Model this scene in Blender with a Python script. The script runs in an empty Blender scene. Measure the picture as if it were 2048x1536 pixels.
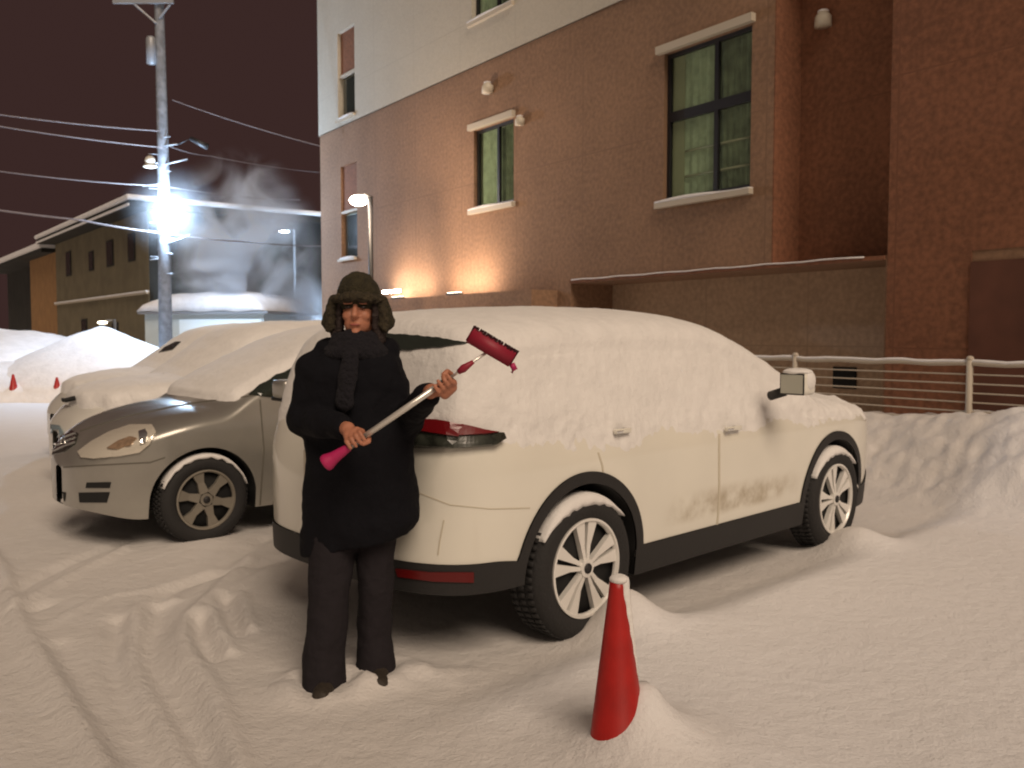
import bpy, bmesh, math, random
import numpy as np
from mathutils import Vector, Matrix, noise as mnoise
from mathutils.bvhtree import BVHTree
from mathutils.geometry import delaunay_2d_cdt
random.seed(4)
sc = bpy.context.scene
COL = sc.collection
PI = math.pi

# ---------------------------------------------------------------- camera, world, lights, exposure
F = 1780.0; H = 1.57
PITCH = math.atan(98 / F)
cam = bpy.data.cameras.new('camera'); cam.sensor_width = 36; cam.lens = F / 2048 * 36
cam.clip_end = 1000; cam.clip_start = .05
co = bpy.data.objects.new('camera', cam); COL.objects.link(co)
co.location = (0, 0, H); co.rotation_euler = (PI / 2 - PITCH, 0, 0)
sc.camera = co
# the photograph is slightly out of focus everywhere (hand-held night shot)
cam.dof.use_dof = True; cam.dof.focus_distance = 1.0; cam.dof.aperture_fstop = 14

sc.view_settings.view_transform = 'Standard'; sc.view_settings.look = 'None'
sc.cycles.volume_bounces = 2
sc.view_settings.exposure = 0.0; sc.view_settings.gamma = 1
wd = bpy.data.worlds.new('World'); sc.world = wd; wd.use_nodes = True
nt = wd.node_tree; bg = nt.nodes['Background']
tc = nt.nodes.new('ShaderNodeTexCoord'); sp = nt.nodes.new('ShaderNodeSeparateXYZ')
nt.links.new(tc.outputs['Generated'], sp.inputs[0])
cr = nt.nodes.new('ShaderNodeValToRGB')          # snowy overcast glow: dim maroon ahead, brightened behind the camera as added shadow fill
mp = nt.nodes.new('ShaderNodeMapRange'); mp.inputs[1].default_value = -1; mp.inputs[2].default_value = 1
nt.links.new(sp.outputs['Y'], mp.inputs[0]); nt.links.new(mp.outputs[0], cr.inputs[0])
cr.color_ramp.elements[0].position = .1; cr.color_ramp.elements[0].color = (.18, .14, .108, 1)
cr.color_ramp.elements[1].position = .80; cr.color_ramp.elements[1].color = (.042, .021, .019, 1)
e = cr.color_ramp.elements.new(.45); e.color = (.118, .090, .073, 1)
nt.links.new(cr.outputs[0], bg.inputs[0]); bg.inputs[1].default_value = 1.0

sd = bpy.data.lights.new('sun', 'SUN'); sd.energy = 2.15; sd.angle = math.radians(30); sd.color = (1, .80, .615)
so = bpy.data.objects.new('sun', sd); COL.objects.link(so)
SUN_AZ, SUN_EL = math.radians(22), math.radians(44)
ld = Vector((math.sin(SUN_AZ) * math.cos(SUN_EL), -math.cos(SUN_AZ) * math.cos(SUN_EL), math.sin(SUN_EL)))
so.rotation_euler = ld.to_track_quat('Z', 'Y').to_euler()

# ---------------------------------------------------------------- pixel helpers
cP, sP = math.cos(PITCH), math.sin(PITCH)
CAM = Vector((0, 0, H))
def ray(px, py):
    X = (px - 1024) / F; Y = (768 - py) / F
    return Vector((X, Y * sP + cP, Y * cP - sP))
def P(px, py, Y):
    d = ray(px, py); return CAM + d * (Y / d.y)
def G(px, py, z=0.0):
    d = ray(px, py); return CAM + d * ((z - H) / d.z)
A0 = Vector((-3.99, 21.7, 0)); DT = Vector((.581, -.814, 0)).normalized(); WN = Vector((DT.y, -DT.x, 0))
def W(px, py, o=0.0):                       # pixel -> (t, z) on the facade plane, o metres in front of it
    d = ray(px, py); k = ((A0 + WN * o) - CAM).dot(WN) / d.dot(WN)
    q = CAM + d * k
    return (q - A0).dot(DT), q.z
def sm(a, b, x):
    t = np.clip((x - a) / (b - a), 0, 1); return t * t * (3 - 2 * t)

# ---------------------------------------------------------------- materials
def mat(name, col, rough=.6, metal=0, bump=0, bscale=20, var=0, vscale=3, coat=0, emit=None, estr=0, spec=.5, subs=0):
    m = bpy.data.materials.new(name); m.use_nodes = True
    n = m.node_tree.nodes; l = m.node_tree.links; b = n['Principled BSDF']
    b.inputs['Base Color'].default_value = (*col, 1); b.inputs['Roughness'].default_value = rough
    b.inputs['Metallic'].default_value = metal; b.inputs['Coat Weight'].default_value = coat
    b.inputs['Coat Roughness'].default_value = .08
    b.inputs['Specular IOR Level'].default_value = spec
    if emit: b.inputs['Emission Color'].default_value = (*emit, 1); b.inputs['Emission Strength'].default_value = estr
    t = n.new('ShaderNodeTexCoord')
    if var:
        nz = n.new('ShaderNodeTexNoise'); nz.inputs['Scale'].default_value = vscale; nz.inputs['Detail'].default_value = 6
        l.new(t.outputs['Object'], nz.inputs[0])
        mx = n.new('ShaderNodeMix'); mx.data_type = 'RGBA'
        mx.inputs[6].default_value = (*[c * (1 - var) for c in col], 1); mx.inputs[7].default_value = (*[min(1, c * (1 + var)) for c in col], 1)
        mr = n.new('ShaderNodeMapRange'); mr.inputs[1].default_value = .35; mr.inputs[2].default_value = .65
        l.new(nz.outputs[0], mr.inputs[0]); l.new(mr.outputs[0], mx.inputs[0]); l.new(mx.outputs[2], b.inputs['Base Color'])
    if bump:
        nz = n.new('ShaderNodeTexNoise'); nz.inputs['Scale'].default_value = bscale; nz.inputs['Detail'].default_value = 5
        l.new(t.outputs['Object'], nz.inputs[0])
        bp = n.new('ShaderNodeBump'); bp.inputs['Strength'].default_value = bump; bp.inputs['Distance'].default_value = .02
        l.new(nz.outputs[0], bp.inputs['Height']); l.new(bp.outputs[0], b.inputs['Normal'])
    return m
M = {}
M['snow'] = mat('snow', (.80, .79, .80), .75, bump=.55, bscale=14, var=.05, vscale=5, spec=.25)
M['snow_car'] = mat('car_snow', (.77, .75, .73), .8, bump=.4, bscale=24, var=.03, vscale=9, spec=.2)
M['paint'] = mat('white_paint', (.76, .735, .65), .28, coat=.8, var=.03, vscale=2)
M['silver'] = mat('silver_paint', (.36, .345, .31), .33, metal=.55, coat=.7, var=.10, vscale=2.5)
M['white_car'] = mat('white_paint_far', (.72, .70, .64), .3, coat=.6)
M['trim'] = mat('black_trim', (.016, .015, .015), .6, bump=.1, bscale=80)
M['rubber'] = mat('rubber', (.018, .017, .017), .8, bump=.3, bscale=60)
M['dark'] = mat('dark_void', (.010, .010, .010), .9)
M['alloy'] = mat('alloy', (.80, .78, .74), .3, metal=.25)
M['alloy_dull'] = mat('alloy_dull', (.34, .31, .26), .45, metal=.6)
M['chrome'] = mat('chrome', (.85, .85, .83), .12, metal=1)
M['glass'] = mat('car_glass', (.02, .026, .02), .08, coat=.5)
M['seam'] = mat('seam', (.56, .51, .41), .7)
M['seam_dark'] = mat('seam_dark', (.12, .11, .09), .7)
M['red_lamp'] = mat('red_lamp', (.16, .005, .008), .3, coat=.3)
M['lamp_dark'] = mat('lamp_dark', (.035, .038, .03), .2, coat=.5, var=.5, vscale=18)
M['reflector'] = mat('reflector', (.11, .004, .004), .35)
M['lens'] = mat('head_lens', (.66, .61, .52), .18, metal=.25, coat=.8)
M['amber'] = mat('amber', (.46, .31, .20), .12, metal=.6, coat=1, var=.25, vscale=30)
M['bluelens'] = mat('blue_lens', (.25, .34, .38), .2, coat=1)
M['mirrorg'] = mat('mirror_glass', (.42, .42, .36), .35, metal=.4)
M['dirt'] = mat('dirt_film', (.36, .28, .18), .9, bump=.6, bscale=60, var=.3, vscale=14)
M['red'] = mat('cone_red', (.36, .009, .006), .42, var=.14, vscale=9)
M['coat'] = mat('coat_cloth', (.004, .004, .0065), .9, bump=.8, bscale=14, spec=.2)
M['trousers'] = mat('trouser_cloth', (.019, .016, .019), .92, bump=.7, bscale=16, spec=.2)
M['hat'] = mat('hat_wool', (.035, .028, .012), .95, bump=1, bscale=120, var=.3, vscale=30)
M['fur'] = mat('hat_fur', (.05, .038, .02), .95, bump=1, bscale=150, var=.4, vscale=50)
M['scarf'] = mat('scarf', (.005, .004, .008), .95, bump=1, bscale=60)
M['skin'] = mat('skin', (.42, .17, .10), .55, bump=.2, bscale=60, var=.1, vscale=20)
M['hair'] = mat('hair', (.02, .010, .008), .7, bump=.8, bscale=80)
M['eye'] = mat('eye_dark', (.02, .012, .01), .3)
M['lip'] = mat('lip', (.30, .08, .06), .5)
M['boot'] = mat('boot', (.03, .022, .015), .7, bump=.5, bscale=40)
M['pink'] = mat('magenta_plastic', (.42, .012, .10), .5)
M['redbrush'] = mat('crimson_plastic', (.26, .008, .028), .55)
M['bristle'] = mat('dark_bristle', (.05, .006, .012), .9, bump=1, bscale=200)
M['alu'] = mat('aluminium', (.72, .69, .64), .3, metal=.6)
M['frame'] = mat('window_frame', (.010, .009, .012), .5)
M['trimw'] = mat('pale_trim', (.52, .46, .37), .6)
M['conc'] = mat('concrete_pole', (.20, .21, .23), .8, bump=.5, bscale=15, var=.25, vscale=6)
M['steel'] = mat('grey_steel', (.30, .31, .33), .5, metal=.4)
M['blacks'] = mat('dark_steel', (.02, .02, .022), .5)
M['wire'] = mat('wire', (.20, .17, .17), .8)
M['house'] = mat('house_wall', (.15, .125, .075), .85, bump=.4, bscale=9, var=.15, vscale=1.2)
M['house_lit'] = mat('house_ochre_lit', (.30, .16, .06), .85, var=.12, vscale=2)  # end bay: warm light of an unseen lamp put into the wall colour
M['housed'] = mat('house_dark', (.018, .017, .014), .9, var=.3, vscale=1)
M['shed'] = mat('shed_wall', (.50, .55, .54), .6)
M['shedp'] = mat('shed_panel', (.75, .82, .83), .5)
M['fence'] = mat('fence_pipe', (.50, .44, .36), .6, bump=.3, bscale=30)
M['vent'] = mat('vent', (.60, .55, .45), .5)
M['lampglass_b'] = mat('lamp_blue', (1, 1, 1), .5, emit=(.72, .86, 1), estr=60)
M['lampglass_w'] = mat('lamp_warm', (1, 1, 1), .5, emit=(1, .86, .70), estr=40)
M['lampglass_s'] = mat('lamp_small', (1, 1, 1), .5, emit=(1, .85, .62), estr=7)

def add_dirt(m):
    n = m.node_tree.nodes; l = m.node_tree.links; b = n['Principled BSDF']
    t = n.new('ShaderNodeTexCoord'); s = n.new('ShaderNodeSeparateXYZ'); l.new(t.outputs['Object'], s.inputs[0])
    def ss(o, a, b_):
        r = n.new('ShaderNodeMapRange'); r.interpolation_type = 'SMOOTHSTEP'; r.inputs[1].default_value = a; r.inputs[2].default_value = b_; l.new(o, r.inputs[0]); return r.outputs[0]
    def mul(a, b_):
        x = n.new('ShaderNodeMath'); x.operation = 'MULTIPLY'; l.new(a, x.inputs[0]); l.new(b_, x.inputs[1]); return x.outputs[0]
    k = mul(mul(ss(s.outputs['X'], .62, .95), ss(s.outputs['X'], 2.25, 1.9)), mul(ss(s.outputs['Z'], .44, .50), ss(s.outputs['Z'], .66, .55)))
    z = n.new('ShaderNodeTexNoise'); z.inputs['Scale'].default_value = 6; z.inputs['Detail'].default_value = 8; z.inputs['Roughness'].default_value = .6; l.new(t.outputs['Object'], z.inputs[0])
    k = mul(k, ss(z.outputs[0], .30, .78))
    mx = n.new('ShaderNodeMix'); mx.data_type = 'RGBA'; l.new(k, mx.inputs[0])
    src = b.inputs['Base Color'].links[0].from_socket; l.new(src, mx.inputs[6]); mx.inputs[7].default_value = (.38, .31, .21, 1); l.new(mx.outputs[2], b.inputs['Base Color'])
    rr = n.new('ShaderNodeMapRange'); rr.inputs[3].default_value = .28; rr.inputs[4].default_value = .9; l.new(k, rr.inputs[0]); l.new(rr.outputs[0], b.inputs['Roughness'])
add_dirt(M['paint'])
def wallmat(name, col, scale, var, jd=.85):
    m = mat(name, col, .85, bump=.0)
    n = m.node_tree.nodes; l = m.node_tree.links; b = n['Principled BSDF']
    t = n.new('ShaderNodeTexCoord'); s = n.new('ShaderNodeSeparateXYZ'); l.new(t.outputs['Object'], s.inputs[0])
    def joint(out, period, width, off):
        a = n.new('ShaderNodeMath'); a.operation = 'ADD'; a.inputs[1].default_value = off; l.new(out, a.inputs[0])
        d = n.new('ShaderNodeMath'); d.operation = 'DIVIDE'; d.inputs[1].default_value = period; l.new(a.outputs[0], d.inputs[0])
        f = n.new('ShaderNodeMath'); f.operation = 'FRACT'; l.new(d.outputs[0], f.inputs[0])
        c = n.new('ShaderNodeMath'); c.operation = 'LESS_THAN'; c.inputs[1].default_value = width / period; l.new(f.outputs[0], c.inputs[0])
        return c.outputs[0]
    j1 = joint(s.outputs['X'], 1.82, .022, 20.3); j2 = joint(s.outputs['Z'], 3.03, .02, 4.65)
    mx = n.new('ShaderNodeMath'); mx.operation = 'MAXIMUM'; l.new(j1, mx.inputs[0]); l.new(j2, mx.inputs[1])
    nz = n.new('ShaderNodeTexNoise'); nz.inputs['Scale'].default_value = scale; nz.inputs['Detail'].default_value = 4; l.new(t.outputs['Object'], nz.inputs[0])
    nz2 = n.new('ShaderNodeTexNoise'); nz2.inputs['Scale'].default_value = .7; nz2.inputs['Detail'].default_value = 5; l.new(t.outputs['Object'], nz2.inputs[0])
    ad = n.new('ShaderNodeMath'); ad.operation = 'MULTIPLY_ADD'; ad.inputs[1].default_value = .6; l.new(nz.outputs[0], ad.inputs[0])
    ml = n.new('ShaderNodeMath'); ml.operation = 'MULTIPLY'; ml.inputs[1].default_value = .4; l.new(nz2.outputs[0], ml.inputs[0]); l.new(ml.outputs[0], ad.inputs[2])
    mr = n.new('ShaderNodeMapRange'); mr.inputs[1].default_value = .38; mr.inputs[2].default_value = .62; l.new(ad.outputs[0], mr.inputs[0])
    c1 = n.new('ShaderNodeMix'); c1.data_type = 'RGBA'; l.new(mr.outputs[0], c1.inputs[0])
    c1.inputs[6].default_value = (*[c * (1 - var) for c in col], 1); c1.inputs[7].default_value = (*[c * (1 + var) for c in col], 1)
    c2 = n.new('ShaderNodeMix'); c2.data_type = 'RGBA'; l.new(mx.outputs[0], c2.inputs[0]); l.new(c1.outputs[2], c2.inputs[6])
    c2.inputs[7].default_value = (*[c * jd for c in col], 1); l.new(c2.outputs[2], b.inputs['Base Color'])
    hh = n.new('ShaderNodeMath'); hh.operation = 'SUBTRACT'; l.new(nz.outputs[0], hh.inputs[0]); l.new(mx.outputs[0], hh.inputs[1])
    bp = n.new('ShaderNodeBump'); bp.inputs['Strength'].default_value = .45; bp.inputs['Distance'].default_value = .012
    l.new(hh.outputs[0], bp.inputs['Height']); l.new(bp.outputs[0], b.inputs['Normal'])
    return m
M['wallb'] = wallmat('brown_siding', (.265, .155, .092), 15, .2)
M['wallw'] = wallmat('cream_siding', (.50, .46, .385), 22, .06, .92)
M['wallr'] = wallmat('recess_siding_lit', (.44, .31, .21), 15, .15)  # brown siding, lightened in colour to offset the shade in the recess
M['door'] = mat('door_brown', (.13, .05, .03), .8, var=.2, vscale=2)
M['walld'] = wallmat('dark_brown_siding', (.22, .092, .048), 15, .25)
def paneglass():
    m = bpy.data.materials.new('pane_glass'); m.use_nodes = True; n = m.node_tree.nodes; l = m.node_tree.links
    n.remove(n['Principled BSDF']); o = n['Material Output']
    t = n.new('ShaderNodeBsdfTransparent'); t.inputs[0].default_value = (.86, .92, .86, 1)
    g = n.new('ShaderNodeBsdfGlossy'); g.inputs[0].default_value = (.8, .9, .8, 1); g.inputs['Roughness'].default_value = .06
    x = n.new('ShaderNodeMixShader'); x.inputs[0].default_value = .10
    l.new(t.outputs[0], x.inputs[1]); l.new(g.outputs[0], x.inputs[2]); l.new(x.outputs[0], o.inputs[0])
    return m
M['pane'] = paneglass()
M['curtain'] = mat('curtain', (.62, .66, .54), .9, bump=.6, bscale=12, var=.15, vscale=8)
M['curtaind'] = mat('curtain_dark', (.26, .28, .21), .9, var=.3, vscale=5)
M['curtainc'] = mat('curtain_cream', (.50, .46, .34), .9, bump=.5, bscale=20)

# ---------------------------------------------------------------- object helpers
def link(name, me, m=None, parent=None, smooth=False):
    o = bpy.data.objects.new(name, me); COL.objects.link(o)
    if m is not None: me.materials.append(m)
    if smooth:
        for p in me.polygons: p.use_smooth = True
    if parent is not None: o.parent = parent
    return o
def fromraw(name, v, f, m, parent=None, smooth=False):
    me = bpy.data.meshes.new(name); me.from_pydata([tuple(a) for a in v], [], f); me.update()
    return link(name, me, m, parent, smooth)
def frombm(name, bm, m, parent=None, smooth=False):
    me = bpy.data.meshes.new(name); bmesh.ops.recalc_face_normals(bm, faces=bm.faces); bm.to_mesh(me); bm.free(); me.update()
    return link(name, me, m, parent, smooth)
def tag(o, label=None, cat=None, group=None, kind=None):
    if label: o['label'] = label
    if cat: o['category'] = cat
    if group: o['group'] = group
    if kind: o['kind'] = kind
    return o
def empty(name, loc=(0, 0, 0), rz=0, label=None, cat=None, group=None):
    o = bpy.data.objects.new(name, None); COL.objects.link(o); o.location = loc; o.rotation_euler = (0, 0, rz)
    o.empty_display_size = .2
    return tag(o, label, cat, group)
def mw(o):                                   # world matrix of an unparented root
    return Matrix.Translation(o.location) @ o.rotation_euler.to_matrix().to_4x4()
def box(bm, x0, x1, y0, y1, z0, z1, bev=0):
    r = bmesh.ops.create_cube(bm, size=1)
    for v in r['verts']:
        v.co = Vector(((x0 + x1) / 2 + v.co.x * (x1 - x0), (y0 + y1) / 2 + v.co.y * (y1 - y0), (z0 + z1) / 2 + v.co.z * (z1 - z0)))
    if bev:
        es = list({e for v in r['verts'] for e in v.link_edges})
        bmesh.ops.bevel(bm, geom=es, offset=bev, segments=3, profile=.6, affect='EDGES')
def tube(bm, pts, rad, seg=10, cap=True):
    pts = [Vector(p) for p in pts]
    rads = rad if isinstance(rad, (list, tuple)) else [rad] * len(pts)
    rings = []
    up = Vector((0, 0, 1))
    d0 = (pts[1] - pts[0]).normalized()
    if abs(d0.z) > .9: up = Vector((1, 0, 0))
    for i, p in enumerate(pts):
        d = (pts[min(i + 1, len(pts) - 1)] - pts[max(i - 1, 0)]).normalized()
        a = d.cross(up).normalized(); b = a.cross(d).normalized()
        rings.append([bm.verts.new(p + (a * math.cos(k * 2 * PI / seg) + b * math.sin(k * 2 * PI / seg)) * rads[i]) for k in range(seg)])
    for i in range(len(rings) - 1):
        for k in range(seg):
            bm.faces.new((rings[i][k], rings[i][(k + 1) % seg], rings[i + 1][(k + 1) % seg], rings[i + 1][k]))
    if cap:
        bm.faces.new(rings[0][::-1]); bm.faces.new(rings[-1])
def capsule(bm, a, b, ra, rb, seg=14, sy=1.0, n=5):
    a = Vector(a); b = Vector(b); d = (b - a); L = d.length; d = d / L if L > 1e-6 else Vector((0, 0, 1))
    q = d.to_track_quat('Z', 'Y')
    prof = [(-ra * math.cos(k * PI / 2 / n), ra * math.sin(k * PI / 2 / n)) for k in range(1, n + 1)]
    prof += [(L + rb * math.sin(k * PI / 2 / n), rb * math.cos(k * PI / 2 / n)) for k in range(0, n)]
    p0 = bm.verts.new(a + q @ Vector((0, 0, -ra))); p1 = bm.verts.new(a + q @ Vector((0, 0, L + rb)))
    rings = [[bm.verts.new(a + q @ Vector((r * math.cos(k * 2 * PI / seg), r * math.sin(k * 2 * PI / seg) * sy, z))) for k in range(seg)] for z, r in prof]
    for i in range(len(rings) - 1):
        for k in range(seg): bm.faces.new((rings[i][k], rings[i][(k + 1) % seg], rings[i + 1][(k + 1) % seg], rings[i + 1][k]))
    for k in range(seg):
        bm.faces.new((p0, rings[0][(k + 1) % seg], rings[0][k])); bm.faces.new((p1, rings[-1][k], rings[-1][(k + 1) % seg]))
def ellipsoid(bm, c, r, seg=20, rings=12, rot=None):
    mt = Matrix.Translation(c) @ (rot.to_4x4() if rot else Matrix.Identity(4)) @ Matrix.Diagonal((r[0], r[1], r[2], 1))
    bmesh.ops.create_uvsphere(bm, u_segments=seg, v_segments=rings, radius=1, matrix=mt)
def lathe(bm, prof, seg=48, axis='Y', c=(0, 0, 0), a0=0, a1=2 * PI):
    c = Vector(c); full = abs(a1 - a0 - 2 * PI) < 1e-6; n = seg if full else seg + 1
    rings = []
    for k in range(n):
        a = a0 + (a1 - a0) * k / seg; ca, sa = math.cos(a), math.sin(a)
        ring = []
        for r, h in prof:
            p = (r * ca, h, r * sa) if axis == 'Y' else (r * ca, r * sa, h)
            ring.append(bm.verts.new(c + Vector(p)))
        rings.append(ring)
    for k in range(seg):
        A = rings[k]; B = rings[(k + 1) % n]
        for i in range(len(prof) - 1): bm.faces.new((A[i], A[i + 1], B[i + 1], B[i]))
    if not full:
        for R in (rings[0], rings[-1]):
            if len(R) > 2: bm.faces.new(R)
def remeshed(name, bm, m, parent, vox=.01, smooth=4, disp=0, dscale=8, local=None):
    me = bpy.data.meshes.new(name + '_src'); bmesh.ops.recalc_face_normals(bm, faces=bm.faces); bm.to_mesh(me); bm.free()
    o = bpy.data.objects.new('tmp', me); COL.objects.link(o)
    r = o.modifiers.new('r', 'REMESH'); r.mode = 'VOXEL'; r.voxel_size = vox; r.adaptivity = 0
    if smooth:
        s = o.modifiers.new('s', 'SMOOTH'); s.iterations = smooth; s.factor = .5
    dg = bpy.context.evaluated_depsgraph_get(); ev = o.evaluated_get(dg)
    nm = bpy.data.meshes.new_from_object(ev); bpy.data.objects.remove(o); bpy.data.meshes.remove(me)
    if disp:
        nm.update(); vs = [(v.co + v.normal * disp * (mnoise.fractal(v.co * dscale, 1, 2, 3))).copy() for v in nm.vertices]
        for v, c in zip(nm.vertices, vs): v.co = c
    if local is not None: nm.transform(local)
    nm.name = name
    return link(name, nm, m, parent, True)
def loft(bm, rings):
    R = [[bm.verts.new(p) for p in r] for r in rings]; n = len(R[0])
    for i in range(len(R) - 1):
        for k in range(n): bm.faces.new((R[i][k], R[i][(k + 1) % n], R[i + 1][(k + 1) % n], R[i + 1][k]))
    bm.faces.new(R[0][::-1]); bm.faces.new(R[-1])

# decal: a thin solid patch that follows the surface of a built body; outline given by sight lines from the photograph
def decal(name, poly, bvh, inv, m, parent, off=.004, thick=.006, step=7, smooth=True, rough=0):
    xs = [p[0] for p in poly]; ys = [p[1] for p in poly]
    pts = []; n0 = len(poly); edges = []
    for i in range(n0):
        a = poly[i]; b = poly[(i + 1) % n0]; L = math.hypot(b[0] - a[0], b[1] - a[1]); k = max(1, int(L / step))
        for j in range(k):
            t = j / k; q = (a[0] + (b[0] - a[0]) * t, a[1] + (b[1] - a[1]) * t)
            if rough: q = (q[0] + random.uniform(-rough, rough), q[1] + random.uniform(-rough, rough))
            pts.append(Vector(q))
    nb = len(pts); edges = [(i, (i + 1) % nb) for i in range(nb)]
    def inside(x, y):
        c = False
        for i in range(nb):
            a = pts[i]; b = pts[(i + 1) % nb]
            if (a.y > y) != (b.y > y) and x < (b.x - a.x) * (y - a.y) / (b.y - a.y) + a.x: c = not c
        return c
    def near(x, y):
        return any((p.x - x) ** 2 + (p.y - y) ** 2 < (step * .45) ** 2 for p in pts[:nb])
    x = min(xs) + step / 2
    while x < max(xs):
        y = min(ys) + step / 2
        while y < max(ys):
            if inside(x, y) and not near(x, y): pts.append(Vector((x, y)))
            y += step
        x += step
    v, _, fs, *_r = delaunay_2d_cdt(pts, edges, [list(range(nb))], 1, 1e-4)
    out = []; nr = []; ok = []
    for p in v:
        h = bvh.ray_cast(CAM, ray(p.x, p.y).normalized())
        if h[0] is None: ok.append(False); out.append(Vector()); nr.append(Vector((0, 0, 1))); continue
        nn = h[1] if h[1].dot(ray(p.x, p.y)) < 0 else -h[1]
        ok.append(True); out.append(h[0]); nr.append(nn)
    tris = [f for f in fs if all(ok[i] for i in f)]
    tris = [f for f in tris if max((out[f[0]] - out[f[1]]).length, (out[f[1]] - out[f[2]]).length, (out[f[0]] - out[f[2]]).length) < .35]
    used = sorted({i for f in tris for i in f}); mapi = {k: i for i, k in enumerate(used)}
    if not used: return None
    top = [inv @ (out[i] + nr[i] * (off + thick)) for i in used]; bot = [inv @ (out[i] + nr[i] * (off - .004)) for i in used]
    N = len(used); faces = []; cnt = {}
    for f in tris:
        a = [mapi[i] for i in f]
        faces.append(tuple(a)); faces.append(tuple(N + i for i in reversed(a)))
        for i in range(3):
            k = (a[i], a[(i + 1) % 3]); cnt[tuple(sorted(k))] = cnt.get(tuple(sorted(k)), []) + [k]
    for k, l in cnt.items():
        if len(l) == 1: a, b = l[0]; faces.append((b, a, N + a, N + b))
    o = fromraw(name, top + bot, faces, m, parent, False)
    bm = bmesh.new(); bm.from_mesh(o.data); bmesh.ops.recalc_face_normals(bm, faces=bm.faces); bm.to_mesh(o.data); bm.free()
    return o
def strip(pts, w):                            # a polyline in pixels widened into an outline
    L = []; R = []
    for i, p in enumerate(pts):
        a = pts[max(0, i - 1)]; b = pts[min(len(pts) - 1, i + 1)]
        d = Vector((b[0] - a[0], b[1] - a[1])).normalized(); n = Vector((-d.y, d.x)) * w / 2
        L.append((p[0] + n.x, p[1] + n.y)); R.append((p[0] - n.x, p[1] - n.y))
    return L + R[::-1]

# ---------------------------------------------------------------- ground
hubR = G(1175, 1138, .40); hubF = G(1676, 998, .40)
HD = (hubF - hubR); HD.z = 0; HD.normalize(); LF = Vector((-HD.y, HD.x, 0))
SUV0 = hubR + LF * .90; SUV0.z = 0.04
ridges = [
 ([(-40, 1090), (0, 1140), (30, 1230), (60, 1290), (110, 1370), (180, 1490), (240, 1600)], .05, .035),
 ([(340, 1200), (280, 1215), (266, 1270), (265, 1320), (300, 1390), (345, 1475), (390, 1560)], .045, .03),
 ([(500, 1120), (430, 1190), (370, 1255), (378, 1320), (425, 1395), (460, 1490), (480, 1560)], .05, .035),
 ([(420, 1225), (440, 1270), (462, 1310)], .035, .03),
 ([(480, 1190), (492, 1225), (502, 1262)], .03, .028),
 ([(250, 1100), (150, 1150), (60, 1200), (30, 1225)], .04, .022),
 ([(420, 1140), (300, 1178), (200, 1200), (80, 1260)], .03, .012),
 ([(560, 1130), (500, 1160), (450, 1190)], .035, .02)]
ruts = [
 ([(560, 1115), (480, 1135), (400, 1155), (330, 1185), (315, 1240), (295, 1300), (305, 1350), (345, 1420), (390, 1500), (420, 1580)], .075, -.035),
 ([(235, 1240), (240, 1280), (228, 1320), (240, 1390), (275, 1460), (320, 1560)], .06, -.03),
 ([(395, 1240), (405, 1280), (430, 1320)], .045, -.035),
 ([(450, 1200), (465, 1240), (480, 1270)], .04, -.03),
 ([(240, 1085), (140, 1125), (50, 1170), (30, 1185)], .05, -.028),
 ([(90, 1210), (45, 1225)], .05, -.025),
 ([(530, 1080), (500, 1100), (450, 1130)], .05, -.02),
 ([(120, 1290), (160, 1370), (230, 1490), (270, 1580)], .06, -.02)]
def segd(X, Y, pl):
    D = np.full(X.shape, 1e9)
    for a, b in zip(pl[:-1], pl[1:]):
        ax, ay, bx, by = a.x, a.y, b.x, b.y; L = (bx - ax) ** 2 + (by - ay) ** 2 + 1e-9
        t = np.clip(((X - ax) * (bx - ax) + (Y - ay) * (by - ay)) / L, 0, 1)
        D = np.minimum(D, np.hypot(X - ax - t * (bx - ax), Y - ay - t * (by - ay)))
    return D
def catmull(pts, k=5):
    out = []
    for i in range(len(pts) - 1):
        p0 = pts[max(0, i - 1)]; p1 = pts[i]; p2 = pts[i + 1]; p3 = pts[min(len(pts) - 1, i + 2)]
        for j in range(k):
            t = j / k
            out.append(tuple(.5 * ((2 * p1[c]) + (-p0[c] + p2[c]) * t + (2 * p0[c] - 5 * p1[c] + 4 * p2[c] - p3[c]) * t * t + (-p0[c] + 3 * p1[c] - 3 * p2[c] + p3[c]) * t ** 3) for c in range(2)))
    out.append(pts[-1]); return out
rng = np.random.RandomState(7)
WV = [(rng.uniform(-1, 1), rng.uniform(-1, 1), rng.uniform(0, 6.28)) for _ in range(60)]
def wav(X, Y, scale, n0=0, n=14):
    s = 0
    for i in range(n):
        a, b, c = WV[(n0 + i) % 60]; k = scale * (.6 + 1.1 * i / n)
        s = s + np.sin(k * (a * X + b * Y) + c)
    return s / n
FEET = [P(652, 1372, 3.78), P(747, 1342, 3.93)]
CONE = G(1236, 1492, .12)
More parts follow.
